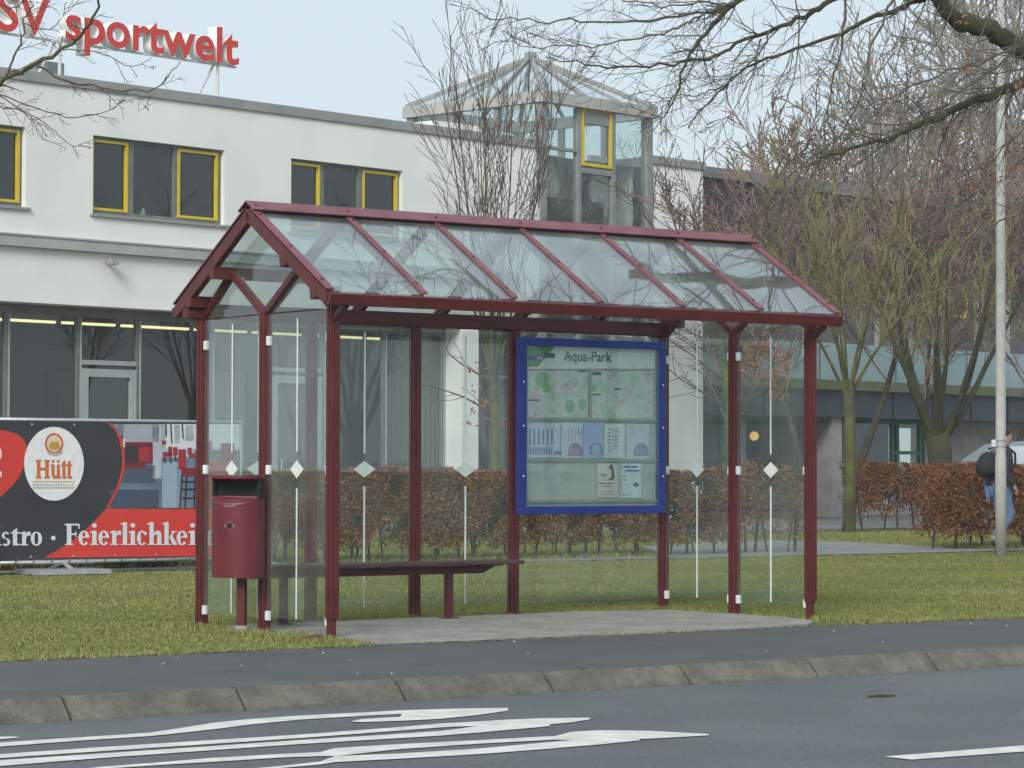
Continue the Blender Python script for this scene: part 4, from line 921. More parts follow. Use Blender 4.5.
# tall woods behind
Pw = V(n=[10, 8, 6, 4], start=[0.25, 0.15, 0.1, 0.1], rmin=0.022, trunklv=1, ratio=[0.52, 0.48, 0.5, 0.5], ang=[36, 36, 36, 38], trop=[0.01, 0.06, 0.05, 0.03, 0.03], seg=[0.8, 0.6, 0.5, 0.4, 0.3])
w1 = make_tree('woodland_tree', (0, 0, 0), 12.5, 0.19, Pw, 91, 'x', M['bark'], M['twiggrey'], 'tall bare trees of the wood beyond the annex')
w2 = make_tree('woodland_tree', (0, 0, 0), 11.5, 0.17, V(**{**Pw, 'ang': [28, 30, 34, 38]}), 97, 'x', M['bark'], M['twigred'], 'tall bare trees of the wood beyond the annex')
wsp = [(665, 96, 0.80, 0), (700, 92, 0.72, 1), (738, 98, 0.82, 0), (775, 90, 0.86, 1), (812, 86, 0.92, 1), (845, 90, 0.95, 1), (880, 97, 1.05, 0), (915, 93, 1.05, 0), (948, 99, 1.15, 0), (980, 94, 1.25, 0), (1012, 98, 1.3, 0), (1048, 92, 1.3, 0), (720, 110, 0.95, 0), (895, 108, 1.2, 1), (1000, 110, 1.35, 0)]
first = [True, True]
ordn = ['first', 'second', 'third', 'fourth', 'fifth', 'sixth', 'seventh', 'eighth', 'ninth', 'tenth', 'eleventh', 'twelfth', 'thirteenth', 'fourteenth', 'fifteenth']
order = sorted(range(len(wsp)), key=lambda i: wsp[i][0]); rank = {i: k for k, i in enumerate(order)}
for i, (px, Y, s, k) in enumerate(wsp):
    src = (w1, w2)[k]; o = src if first[k] else copy_tree(src); first[k] = False
    q = at(px, 500, Y); o.location = (q.x, q.y, 0); o.rotation_euler = (0, 0, i*1.7+0.4); o.scale = (s, s, s)
    o['label'] = ('grey' if k == 0 else 'reddish')+' bare woodland tree beyond the annex roof, '+ordn[rank[i]]+' from left'

# the big tree at right whose limbs hang into the picture
def traced(mbs, pts, Ys, r0, r1, rnd, P, ntw, tl, lvl=2, droop=-0.05):
    W = []
    for i, (x, y) in enumerate(pts):
        Y = Ys[0]+(Ys[1]-Ys[0])*i/(len(pts)-1); W.append(at(x, y, Y))
    S = []                                   # smooth
    for i in range(len(W)-1):
        a = W[max(0, i-1)]; b = W[i]; c = W[i+1]; d = W[min(len(W)-1, i+2)]
        for k in range(4):
            t = k/4; S.append(0.5*((2*b)+(c-a)*t+(2*a-5*b+4*c-d)*t*t+(3*b-a-3*c+d)*t**3))
    S.append(W[-1]); n = len(S); rad = [r0+(r1-r0)*(i/(n-1))**0.8 for i in range(n)]
    S = [q+Vector((rnd.gauss(0, 1), rnd.gauss(0, 1), rnd.gauss(0, 1)))*min(0.012, r0) for q in S]
    mbs[0 if r0 > 0.03 else 1].tube(S, rad, 10 if r0 > 0.03 else 5, True)
    for k in range(ntw):
        t = rnd.uniform(0.04, 1.0); i = min(n-2, int(t*(n-1))); q = S[i].lerp(S[i+1], t*(n-1)-i); dl = (S[i+1]-S[i]).normalized()
        ax = dl.cross(Vector((rnd.gauss(0, 1), rnd.gauss(0, 1), rnd.gauss(0, 1))))
        nd = Quaternion(ax.normalized(), R(rnd.uniform(22, 60))) @ dl + Vector((0, 0, droop*2))
        branch(mbs, q, nd, tl*rnd.uniform(0.4, 1.2)*(1-0.35*t), max(0.0032, min(0.009, rad[i]*0.42)), lvl, P, rnd)
    return S
rnd = random.Random(77)
bt = empty('overhanging_tree', (9.2, 26.0, 0), 0); tag(bt, 'large old tree at right whose bare mossy limbs hang into the top right', 'tree')
mbs = (MB(), MB())
Pt = V(n=[0, 0, 5, 3], seg=[.3, .3, .09, .07, .06], wig=[0, 0, 0.13, 0.16, 0.18], trop=[0, 0, -0.012, 0.0, 0], start=[0, 0, 0.12, 0.1], ang=[0, 0, 38, 38], ratio=[0, 0, 0.5, 0.5], fall=[0, 0, 0.4, 0.4], rr=[0, 0, 0.6, 0.7], rmin=0.0022, trunklv=1, tap=0.8)
T = lambda pts, Ys, r0, r1, n, tl: traced(mbs, pts, Ys, r0, r1, rnd, Pt, int(n*0.78), tl*0.92)
mbs[0].tube([Vector((9.2, 26, -0.1)), Vector((9.2, 26, 1.0)), Vector((9.15, 25.9, 3.2)), Vector((9.3, 25.8, 6)), Vector((9.0, 25.6, 9))], [0.62, 0.46, 0.42, 0.34, 0.24], 16)
T([(1500, 150), (1300, 120), (1130, 92), (1060, 66), (1024, 50), (996, 33), (970, 25), (952, 17), (935, -2), (915, -26), (880, -50), (830, -80), (770, -120)], (25.5, 24), 0.13, 0.045, 26, 1.3)
T([(1480, 170), (1200, 100), (1090, 80), (1024, 84), (996, 94), (970, 102), (941, 116), (911, 128), (888, 140), (847, 149), (818, 160)], (25.5, 23.8), 0.075, 0.008, 70, 1.1)
T([(1100, 30), (1010, -20), (960, -16), (923, 0), (900, 10), (870, 18), (841, 32), (812, 44), (783, 53), (753, 64), (724, 86), (700, 112), (688, 130)], (25, 23.6), 0.035, 0.005, 42, 0.9)
T([(900, -40), (860, -18), (824, 6), (806, 15), (783, 26), (753, 38), (724, 52), (700, 60), (660, 64), (610, 67), (577, 63), (545, 58)], (24.6, 23.5), 0.032, 0.004, 44, 0.85)
T([(870, -30), (847, 0), (843, 38), (832, 85), (827, 126), (822, 150)], (24.5, 24.2), 0.016, 0.005, 18, 0.7)
T([(920, -20), (895, 0), (884, 16), (870, 53), (862, 91), (844, 129), (821, 152), (783, 182)], (24.4, 24), 0.016, 0.005, 24, 0.8)
T([(780, -40), (755, -14), (735, 2), (718, 20), (694, 47), (683, 72), (672, 104), (660, 124)], (24.2, 23.6), 0.034, 0.004, 34, 0.8)
T([(800, -30), (760, -6), (724, 8), (665, 18), (606, 23), (560, 21), (519, 20), (483, 16), (466, 5)], (24.6, 23.4), 0.018, 0.003, 32, 0.55)
T([(735, 2), (712, 12), (690, 22), (665, 32), (630, 40), (592, 45), (560, 46), (527, 46), (498, 40)], (24.2, 23.5), 0.014, 0.003, 40, 0.65)
T([(770, 30), (757, 56), (724, 86), (700, 94), (683, 97), (660, 96), (638, 92)], (24, 23.4), 0.010, 0.003, 22, 0.6)
T([(730, 6), (700, 4), (660, 6), (625, 0), (600, -6)], (24.2, 23.8), 0.012, 0.003, 18, 0.7)
T([(1060, 40), (1020, 54), (988, 73), (955, 95), (920, 118), (890, 132), (860, 140)], (24.6, 24), 0.016, 0.005, 36, 0.8)
T([(1050, 30), (1010, 50), (970, 66), (930, 78), (890, 96), (850, 110)], (24.3, 24.6), 0.014, 0.004, 34, 0.8)
T([(1080, 180), (1040, 198), (1020, 206), (1000, 222), (985, 240), (980, 262), (977, 282)], (22.5, 22), 0.014, 0.004, 8, 0.5)
T([(1040, 120), (1010, 140), (985, 180), (960, 210)], (24, 23.8), 0.012, 0.004, 16, 0.7)
for x0, y0, x1, y1 in ((960, -10, 900, 90), (1000, -10, 930, 110), (1020, 0, 985, 130), (905, -10, 880, 110), (800, 20, 770, 140), (760, 40, 720, 130), (845, 20, 800, 100), (700, 40, 660, 110), (940, 90, 900, 190), (880, 130, 850, 210)):
    T([(x0, y0), ((x0+x1)/2+8, (y0+y1)/2), (x1, y1)], (24.2, 23.9), 0.008, 0.003, 16, 0.6)
# limbs higher up, out of the frame: they mirror in the glass roof
Pl = V(n=[0, 15, 9, 5], seg=[.3, .4, .2, .15, .12], wig=[0, .10, .14, .16, .18], trop=[0, -0.005, 0, 0, 0], start=[0, 0.1, 0.1, 0.1], ang=[0, 40, 38, 38], ratio=[0, 0.42, 0.5, 0.5], rmin=0.006, trunklv=1)
Pl = V(n=[0, 13, 8, 6], seg=[.3, .4, .2, .15, .12], wig=[0, .10, .14, .16, .18], trop=[0, -0.005, 0, 0, 0], start=[0, 0.2, 0.1, 0.1], ang=[0, 42, 38, 38], ratio=[0, 0.34, 0.48, 0.5], rmin=0.006, trunklv=1)
for z, d, l_, r_ in ((7.5, (-1, 0.05, 0.10), 9.0, 0.085), (8.4, (-1, -0.22, 0.10), 9.0, 0.08), (6.6, (-0.95, 0.30, 0.10), 8.5, 0.07), (9, (-0.9, 0.1, 0.3), 8.5, 0.08), (8.0, (-0.95, -0.05, 0.22), 9.5, 0.07), (7.0, (-1, -0.12, 0.22), 9.0, 0.075), (9, (-0.9, 0.35, 0.5), 7.5, 0.07)):
    branch(mbs, Vector((9.1, 25.7, z)), Vector(d), l_, r_, 1, Pl, rnd)
for mb_ in mbs: mb_.v = [(x-9.2, y-26.0, z) for x, y, z in mb_.v]
mbs[0].build('trunk', M['darkmoss'], bt, smooth=True); mbs[1].build('crown', M['twigdark'], bt)
leaves([rel(x, y, 23.9, bt) for x, y in ((1008, 160), (1018, 168), (1003, 170), (984, 184), (978, 190), (996, 178), (1020, 150), (976, 60), (972, 68), (1015, 82), (1000, 100), (966, 20))], 8, np.array([0.04, 0.1, 0.05]), bt, 18, 0.022)

# tree at left whose twigs cross the roof sign
rnd = random.Random(79); lt_ = empty('roadside_tree', (-7.6, 24.5, 0), 0); tag(lt_, 'bare tree off the left edge whose thin twigs cross the roof lettering', 'tree')
mbs = (MB(), MB()); mbs[0].tube([Vector((-7.6, 24.5, -0.1)), Vector((-7.6, 24.5, 2)), Vector((-7.5, 24.4, 4.5)), Vector((-7.4, 24.3, 7.5))], [0.24, 0.19, 0.16, 0.08], 12)
Pt['n'] = [0, 0, 4, 3]
T([(-330, 170), (-200, 120), (-90, 108), (-30, 96), (0, 84), (25, 69), (51, 56), (76, 41), (91, 25), (98, 0), (102, -18)], (24.3, 23), 0.035, 0.008, 16, 0.55)
T([(38, 65), (63, 79), (101, 88), (142, 91), (165, 81), (180, 63)], (23.4, 23.2), 0.013, 0.004, 11, 0.4)
T([(6, 78), (12, 60), (20, 46), (25, 20), (32, 0), (30, -20)], (23.6, 23.4), 0.012, 0.005, 10, 0.45)
T([(-60, 92), (-20, 92), (0, 96), (25, 112), (51, 127), (66, 142), (84, 147)], (23.8, 23.3), 0.009, 0.003, 14, 0.35)
T([(-40, 90), (0, 94), (38, 109), (76, 118), (109, 110), (124, 101)], (23.7, 23.3), 0.008, 0.003, 12, 0.35)
T([(60, 50), (80, 50), (101, 53), (132, 66), (152, 58)], (23.4, 23.2), 0.006, 0.003, 7, 0.3)
T([(25, 24), (45, 30), (60, 22), (66, 2)], (23.4, 23.2), 0.006, 0.003, 8, 0.3)
T([(-60, 20), (-30, 0), (10, 8), (30, -6)], (23.8, 23.5), 0.010, 0.004, 14, 0.5)
T([(-60, 130), (-20, 106), (10, 108), (35, 120), (45, 140)], (23.6, 23.5), 0.007, 0.003, 12, 0.35)
for mb_ in mbs: mb_.v = [(x+7.6, y-24.5, z) for x, y, z in mb_.v]
mbs[0].build('trunk', M['moss'], lt_, smooth=True); mbs[1].build('crown', M['twig'], lt_)

# ------------------------------------------------------------------ main building
bd = empty('sports_building', FB.w(0, 0, 0), FB.rot)
tag(bd, 'white two storey sports building with yellow framed windows and glass stair tower', 'building')
ZR = 7.66; ZC = 7.84; TL, TT0, TT1, TE = -14.0, FB.loc(541, 200)[0], FB.loc(650.5, 200)[0], FB.loc(703, 250)[0]
def wall(t0, t1, z0, z1, holes, y, depth, m, name, par):
    """front skin with real openings and reveals"""
    xs = sorted({t0, t1} | {h[0] for h in holes} | {h[1] for h in holes}); zs = sorted({z0, z1} | {h[2] for h in holes} | {h[3] for h in holes})
    mb = MB()
    for i in range(len(xs)-1):
        for j in range(len(zs)-1):
            cx, cz = (xs[i]+xs[i+1])/2, (zs[j]+zs[j+1])/2
            if any(h[0] < cx < h[1] and h[2] < cz < h[3] for h in holes): continue
            mb.poly([(xs[i], y, zs[j]), (xs[i+1], y, zs[j]), (xs[i+1], y, zs[j+1]), (xs[i], y, zs[j+1])])
    for a, b, c, d in holes:
        yb = y+depth
        mb.poly([(a, y, c), (a, y, d), (a, yb, d), (a, yb, c)]); mb.poly([(b, y, c), (b, yb, c), (b, yb, d), (b, y, d)])
        mb.poly([(a, y, d), (b, y, d), (b, yb, d), (a, yb, d)]); mb.poly([(a, y, c), (a, yb, c), (b, yb, c), (b, y, c)])
    return mb.build(name, m, par)
zW0, zW1 = 5.52, 6.88
w1a, w1b = FB.loc(93, 170)[0], FB.loc(224.5, 180)[0]; w2a, w2b = FB.loc(291, 190)[0], FB.loc(402.5, 200)[0]
w0b = FB.loc(25.5, 160)[0]
wins = [(w0b-3.0, w0b), (w1a, w1b), (w2a, w2b)]
wins_off = [(w0b-3.0-1.66-3.0, w0b-3.0-1.66)]
GZ = 3.92
wall(TL, TT0-0.0, GZ, ZR, [(a, b, zW0, zW1) for a, b in wins+wins_off], 0, 0.18, M['render'], 'wall', bd)
wall(TT1, TE, 0, ZR, [], 0, 0.2, M['render'], 'wall', bd)
mb = MB(); mb.poly([(TE, 0, 0), (TE, 12, 0), (TE, 12, ZR), (TE, 0, ZR)]); mb.poly([(TL, 0, 0), (TL, 0, ZR), (TL, 12, ZR), (TL, 12, 0)]); mb.poly([(TL, 12, 0), (TE, 12, 0), (TE, 12, ZR), (TL, 12, ZR)])
mb.poly([(TT1, 0, 0), (TT1, 0.9, 0), (TT1, 0.9, GZ), (TT1, 0, GZ)])
mb.build('outer_wall', M['render'], bd)
mb = MB(); mb.poly([(TL, 0.1, ZR-0.1), (TE, 0.1, ZR-0.1), (TE, 12, ZR-0.1), (TL, 12, ZR-0.1)]); mb.build('flat_roof', M['coping'], bd)
for a, b in ((TL, TT0-0.03), (TT1+0.03, TE+0.05)):
    mb = MB(); mb.box(a, b, -0.05, 0.35, ZR, ZC); mb.build('coping', M['coping'], bd, bevel=0.01)
mb = MB(); mb.box(TL, TT0-0.9, -0.12, 0.002-0.004, 4.85, 5.05); mb.box(TL, TT0-0.92, -0.14, -0.12, 5.03, 5.06); mb.build('ledge', mat('grey_ledge', (0.33, 0.35, 0.35), 0.7, (0.40, 0.42, 0.42), 2), bd)
def window(a, b, z0, z1, cuts):
    """cuts: list of (x0, x1, yellow)"""
    fr = MB(); y0, y1 = 0.10, 0.17
    fr.box(a, b, y0, y1, z1-0.05, z1-0.001); fr.box(a, b, y0, y1, z0+0.001, z0+0.07); fr.box(a+0.001, a+0.05, y0+.002, y1, z0+.07, z1-.05); fr.box(b-0.05, b-0.001, y0+.002, y1, z0+.07, z1-.05)
    for (x0, x1, _), (x2, x3, _) in zip(cuts, cuts[1:]): fr.box(x1, x2, y0+.002, y1, z0+.07, z1-.05)
    w = fr.build('window', M['frame'], bd)
    for x0, x1, yl in cuts:
        if yl:
            s = MB(); e = 0.046; ya, yb = 0.075, 0.15; za, zb = z0+.075, z1-.055
            s.box(x0, x1, ya, yb, zb-e, zb); s.box(x0, x1, ya, yb, za, za+e); s.box(x0, x0+e, ya+.001, yb, za+e, zb-e); s.box(x1-e, x1, ya+.001, yb, za+e, zb-e)
            s.build('yellow_sash', M['yellow'], w)
        g = MB(); g.box(x0+.01, x1-.01, 0.135, 0.141, z0+.075, z1-.055); g.build('pane', M['winglass'], w)
    s = MB(); s.box(a-0.06, b+0.08, -0.06, 0.10, z0-0.045, z0-0.002); s.build('sill', M['coping'], w)
def wpx(*xs): return [FB.loc(x, 180)[0] for x in xs]
c1 = wpx(94.5, 131, 137, 177, 181, 221); window(w1a, w1b, zW0, zW1, [(c1[0], c1[1], 1), (c1[2], c1[3], 0), (c1[4], c1[5], 1)])
c2 = wpx(292.5, 323, 327.5, 361.5, 366, 400.5); window(w2a, w2b, zW0, zW1, [(c2[0], c2[1], 1), (c2[2], c2[3], 0), (c2[4], c2[5], 1)])
for bb in (w0b, w0b-4.66):
    a = bb-3.0; window(a, bb, zW0, zW1, [(a+.06, a+.92, 1), (a+1.03, a+1.97, 0), (a+2.08, a+2.94, 1)])
# upper rooms
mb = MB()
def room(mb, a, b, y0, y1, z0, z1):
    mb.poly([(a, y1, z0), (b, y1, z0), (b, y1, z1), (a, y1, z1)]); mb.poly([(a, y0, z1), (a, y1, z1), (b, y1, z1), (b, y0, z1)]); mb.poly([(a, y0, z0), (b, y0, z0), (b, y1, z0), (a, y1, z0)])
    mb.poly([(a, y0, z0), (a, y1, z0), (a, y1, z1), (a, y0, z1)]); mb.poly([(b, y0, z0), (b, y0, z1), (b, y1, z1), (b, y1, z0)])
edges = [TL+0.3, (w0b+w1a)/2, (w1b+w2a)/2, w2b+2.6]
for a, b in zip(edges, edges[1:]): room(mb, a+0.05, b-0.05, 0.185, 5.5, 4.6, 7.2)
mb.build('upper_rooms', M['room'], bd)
mb = MB(); mb.box(w1a+0.15, w1a+1.6, 2.0, 2.12, 6.80, 6.86); mb.box(w2a+0.2, w2a+1.2, 2.6, 2.72, 6.60, 6.65); mb.build('ceiling_light', emit('dim_tube', (1.0, 0.72, 0.35), 0.35), bd)
mb = MB(); mb.box(w1a-0.2, w1b+.5, 2.6, 3.0, 4.62, 5.95); mb.box(w2a, w2a+2.6, 2.2, 2.5, 4.62, 5.8); mb.build('cupboard', mat('cupboard', (0.05, 0.035, 0.03), 0.6, (0.08, 0.05, 0.035), 1), bd)
bt_ = MB(); xx = FB.loc(152, 205)[0]; bt_.tube([Vector((xx, 0.25, zW0)), Vector((xx, 0.25, zW0+.12)), Vector((xx, 0.25, zW0+.2))], [0.05, 0.045, 0.02], 8); bt_.build('bottle', plain((0.35, 0.45, 0.48)), bd)
# recessed ground floor glazing
yg = 0.5
mx = [FB.loc(x, 380, yg)[0] for x in (5, 77, 136.5, 210, 268, 322, 383, 441)]
mx = [mx[0]-1.57*k for k in range(8, 0, -1)]+mx
door_i = {9, 12}
fr = MB(); GE = mx[-1]
fr.box(TL, TT1, yg-0.04, yg+0.06, GZ-0.16, GZ-0.001); fr.box(TL, TT1, yg-0.04, yg+0.06, 0.0, 0.14)
for x in mx: fr.box(x-0.035, x+0.035, yg-0.03, yg+0.05, 0.14, GZ-0.16)
more = [FB.loc(478, 400)[0]+0.9+1.3*k for k in range(5)]
for x in more:
    if x < TT1-0.2: fr.box(x-0.035, x+0.035, yg-0.03, yg+0.05, 0.14, GZ-0.16)
fr.box(FB.loc(478, 400)[0], TT1, yg-0.031, yg+0.049, 2.1, 2.17); fr.box(FB.loc(478, 400)[0], TT1, yg-0.031, yg+0.049, 2.95, 3.02)
gf = fr.build('ground_window', M['frame'], bd)
lf = MB()
for x in mx: lf.box(x+0.036, x+0.066, yg-0.045, yg-0.004, 0.14, GZ-0.17)
lf.build('light_bead', M['lframe'], gf)
for i in range(len(mx)-1):
    if i in door_i:
        a, b = mx[i]+0.07, mx[i+1]-0.04; zt_ = 2.93
        d = MB(); d.box(a, b, yg-0.05, yg+0.03, zt_, zt_+0.08)
        for q0, q1 in ((a, a+.14), (b-.14, b)): d.box(q0, q1, yg-0.055, yg+0.03, 0.15, 2.86)
        d.box(a+.14, b-.14, yg-0.055, yg+0.03, 2.72, 2.86); d.box(a+.14, b-.14, yg-0.055, yg+0.03, 0.15, 0.35)
        dd = d.build('door', M['lframe'], bd); g = MB(); g.box(a+.14, b-.14, yg-0.01, yg-0.004, 0.35, 2.72); g.build('door_pane', M['winglass'], dd)
        h = MB(); h.cyl((a+.2, yg-.09, 1.0), (a+.2, yg-.09, 1.3), 0.015, 8); h.build('handle', M['galv'], dd)
g = MB(); g.box(TL, TT1, yg+0.01, yg+0.016, 0.14, GZ-0.16); g.build('pane', M['winglass'], gf)
mb = MB(); mb.poly([(TL, 0, GZ), (TT1, 0, GZ), (TT1, yg+0.1, GZ), (TL, yg+0.1, GZ)]); mb.build('soffit', M['render'], bd)
pa, pb = FB.loc(462, 400)[0], FB.loc(478.5, 400)[0]
mb = MB(); mb.box(pa, pb, 0.001, yg-0.045, 0, GZ-0.002); mb.build('pillar', M['render'], bd)
for x in (pa-4.9, pa-9.8-4.9, pa+4.4):
    if x > TL: 
        pass
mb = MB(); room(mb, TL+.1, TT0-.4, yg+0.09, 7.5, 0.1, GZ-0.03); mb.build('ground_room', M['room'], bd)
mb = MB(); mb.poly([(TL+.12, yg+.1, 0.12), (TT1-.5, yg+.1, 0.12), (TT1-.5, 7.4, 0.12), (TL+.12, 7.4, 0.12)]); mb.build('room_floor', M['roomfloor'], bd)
for i in range(6, len(mx)-1):
    mb = MB(); mb.box(mx[i]+0.05, mx[i+1]-0.12, yg+0.45, yg+0.52, GZ-0.27, GZ-0.225); mb.build('tube_light', M['lampl'], bd)
mb = MB(); n = 40; x0, x1 = mx[-2]+0.35, mx[-1]+0.4
pts = [(x0+(x1-x0)*i/n, yg+0.30+0.05*math.sin(i*1.9)) for i in range(n+1)]
for a, b in zip(pts, pts[1:]): mb.poly([(a[0], a[1], 0.15), (b[0], b[1], 0.15), (b[0], b[1], GZ-.2), (a[0], a[1], GZ-.2)])
x0, x1 = mx[11]+0.1, mx[12]-0.3
pts = [(x0+(x1-x0)*i/20, yg+0.30+0.04*math.sin(i*1.9)) for i in range(21)]
for a, b in zip(pts, pts[1:]): mb.poly([(a[0], a[1], 0.15), (b[0], b[1], 0.15), (b[0], b[1], 2.9), (a[0], a[1], 2.9)])
mb.build('curtain', M['curtain'], bd)
mb = MB(); mb.box(mx[8]+.9, mx[8]+1.5, 4, 4.5, .12, 2.6); mb.box(mx[9]+1.5, mx[10]+.6, 3.0, 3.4, .12, 2.9); mb.box(mx[12]+.5, mx[13], 3.2, 3.4, .12, 1.6)
mb.build('room_partition', mat('brown_partition', (0.10, 0.05, 0.03), 0.7, (0.13, 0.07, 0.04), 2), bd)
# small camera under the ledge
fx = FB.loc(107, 257)[0]; mb = MB(); mb.box(fx-0.03, fx+0.03, -0.12, 0, 4.66, 4.72); mb.box(fx-0.10, fx+0.06, -0.26, -0.12, 4.64, 4.74); mb.build('security_camera', M['coping'], bd)

# glass tower (part of the building)
TW = TT1-TT0; zt0 = 8.62; zt1 = 8.86
fr = MB(); q = 0.09
A_, B_ = TT0-0.05, TT1+0.02; TD = TW+0.25
m1_, m2_ = FB.loc(578.5, 200)[0], FB.loc(613, 200)[0]
for x, y in ((A_+q, -0.05+q), (B_-q, -0.05+q), (A_+q, TD), (B_-q, TD)): fr.box(x-q, x+q, y-q, y+q, 3.0 if y < 1 else 7.6, zt0)
for x in (m1_, m2_): fr.box(x-0.055, x+0.055, -0.03, 0.10, 3.0, zt0)
ym = FB.loc(590, 171)[1]
fr.box(m1_+.055, m2_-.055, -0.02, 0.09, ym-0.06, ym+0.06)
fr.box(m1_+.055, m2_-.055, -0.02, 0.09, zt0-0.30, zt0)
fr.box(A_+2*q, m1_-.055, -0.018, 0.09, 7.72-.03, 7.72+.03)
for k in (1, 2):
    y = k*TD/3; fr.box(A_+0.02, A_+0.14, y-0.06, y+0.06, 7.6, zt0); fr.box(B_-0.14, B_-0.02, y-0.06, y+0.06, 7.6, zt0)
    x = A_+k*(B_-A_)/3; fr.box(x-0.06, x+0.06, TD-0.06, TD+0.06, 7.6, zt0)
fr.box(A_+0.01, A_+0.15, 0.2, TD-.1, 7.60, 7.80); fr.box(B_-0.15, B_-0.01, 0.2, TD-.1, 7.60, 7.80); fr.box(A_+.1, B_-.1, TD-.07, TD+.07, 7.6, 7.8)
fr.build('tower_frame', mat('tower_grey', (0.20, 0.215, 0.215), 0.5, (0.25, 0.265, 0.265), 3), bd)
fb_ = MB(); fb_.box(A_-0.06, B_+0.06, -0.14, 0.02, zt0, zt1); fb_.box(A_-0.06, B_+0.06, TD-.02, TD+0.16, zt0, zt1); fb_.box(A_-0.061, A_+0.10, 0.02, TD-.02, zt0+.001, zt1-.001); fb_.box(B_-0.10, B_+0.061, 0.02, TD-.02, zt0+.001, zt1-.001)
fb_.build('tower_fascia', mat('tower_fascia', (0.34, 0.345, 0.33), 0.6, (0.42, 0.42, 0.40), 2), bd)
g = MB(); g.box(A_+2*q, B_-2*q, 0.03, 0.036, 3.0, zt0); g.box(A_+0.06, A_+0.066, .15, TD-.1, 7.8, zt0); g.box(B_-0.066, B_-0.06, .15, TD-.1, 7.8, zt0); g.box(A_+.1, B_-.1, TD-.005, TD+.001, 7.8, zt0)
g.build('tower_pane', M['towerglass'], bd)
s = MB(); e = 0.07; sx0, sx1 = m1_+.07, m2_-.07; sz0, sz1 = ym+.09, FB.loc(597, 109)[1]
s.box(sx0, sx1, -0.045, .0, sz1-e, sz1); s.box(sx0, sx1, -0.045, .0, sz0, sz0+e); s.box(sx0, sx0+e, -0.044, .0, sz0+e, sz1-e); s.box(sx1-e, sx1, -0.044, 0, sz0+e, sz1-e); s.build('tower_sash', M['yellow'], bd)
apex = Vector(((A_+B_)/2, TD/2, 9.93)); cs = [Vector((A_-.02, -0.1, zt1)), Vector((B_+.02, -0.1, zt1)), Vector((B_+.02, TD+.1, zt1)), Vector((A_-.02, TD+.1, zt1))]
rf = MB(); rg_ = MB()
for i in range(4):
    a, b = cs[i], cs[(i+1) % 4]; rf.bar(a, apex, 0.09, 0.09)
    for t in (1/3, 2/3): rf.bar(a.lerp(b, t), apex, 0.055, 0.07)
    k = len(rg_.v); rg_.poly([a, b, apex])
rf.cyl(apex-Vector((0, 0, 0.1)), apex+Vector((0, 0, 0.10)), 0.13, 10); rf.build('tower_roof_frame', mat('roof_bar', (0.22, 0.225, 0.22), 0.5, (0.28, 0.285, 0.28), 3), bd); rg_.build('tower_roof_pane', M['towerglass'], bd)
# tower interior: pale walls, dark floor slab
mb = MB(); mb.box(A_+.43, m1_-.02, .55, .65, 6.75, 7.66); mb.box(m1_, m2_, .95, 1.05, 6.6, 7.62); mb.box(m2_+.08, B_-.36, .7, .8, 6.0, 7.8); mb.box(m2_+.5, B_-.36, .45, .55, 3.1, 6.6); mb.box(A_+.3, A_+.42, 0.6, TD, 3, 7.55); mb.box(B_-.35, B_-.25, .3, TD, 3, 7.55); mb.box(A_+.42, B_-.35, TD-.25, TD-.15, 3, 7.55); mb.build('tower_inner_wall', mat('cream_wall', (0.52, 0.53, 0.47), 0.8, (0.58, 0.58, 0.52), 1), bd)
mb = MB(); mb.box(A_+.45, B_-.4, 0.6, TD-.3, 6.1, 6.28); mb.box(A_+.45, m2_+.1, 0.35, 0.5, 4.6, 6.75); mb.box(m2_+.25, B_-.5, 0.9, 1.0, 4.6, 6.5); mb.build('tower_landing', mat('dark_landing', (0.07, 0.065, 0.05), 0.8, (0.10, 0.09, 0.06), 2), bd)
# white upstand beside the tower on the roof
xa = FB.loc(445, 125)[0]; mb = MB(); mb.box(xa+.3, xa+1.6, 0.6, 2.2, ZR-.1, ZC+0.22); mb.build('roof_upstand', M['render'], bd)
vx = FB.loc(80, 70)[0]; mb = MB(); mb.box(vx, vx+0.36, 0.9, 1.4, ZR-.1, 8.22); mb.build('roof_vent', mat('vent_blue_grey', (0.30, 0.35, 0.38), 0.6), bd)

# rooftop lettering
ls = empty('roof_lettering', FB.w(0, 0.45, ZC-0.1), FB.rot)
tag(ls, 'large red three dimensional letters reading SV sportwelt above the roof edge', 'sign')
def lt_x(px): return FB.loc(px, 60, 0.25)[0]
zbase = 8.53-(ZC-0.1); 
def letters(word, xl, xr, size, off):
    tm = text_mesh(word, size, 0.0, off); lo = min(v.co.x for v in tm.vertices); hi = max(v.co.x for v in tm.vertices); bpy.data.meshes.remove(tm)
    sx = (xr-xl)/(hi-lo); k = [0]
    # letter by letter so that each is its own part
    for i, ch in enumerate(word):
        pre = text_mesh(word[:i]+ch, size, 0, off); h1 = max(v.co.x for v in pre.vertices); bpy.data.meshes.remove(pre)
        me = text_mesh(ch, size, 0.002, off); l1_, h2 = min(v.co.x for v in me.vertices), max(v.co.x for v in me.vertices)
        for v in me.vertices: v.co.x = xl+(v.co.x+(h1-h2)-lo)*sx
        face = mesh_obj('letter_face', me, M['letter_red'], None, (0, -0.20-0.003, zbase))
        mw = text_mesh(ch, size, 0.11, off+0.004)
        for v in mw.vertices: v.co.x = xl+(v.co.x+(h1-h2)-lo)*sx
        bx = mesh_obj('letter_box', mw, M['letter_white'], ls, (0, -0.085, zbase)); face.parent = bx; face.location = (0, -0.114, 0.0)
letters('sportwelt', lt_x(65.5), lt_x(239), 0.90, 0.018)
letters('TSV', lt_x(-36), lt_x(50.5), 0.98, 0.014)
mb = MB()
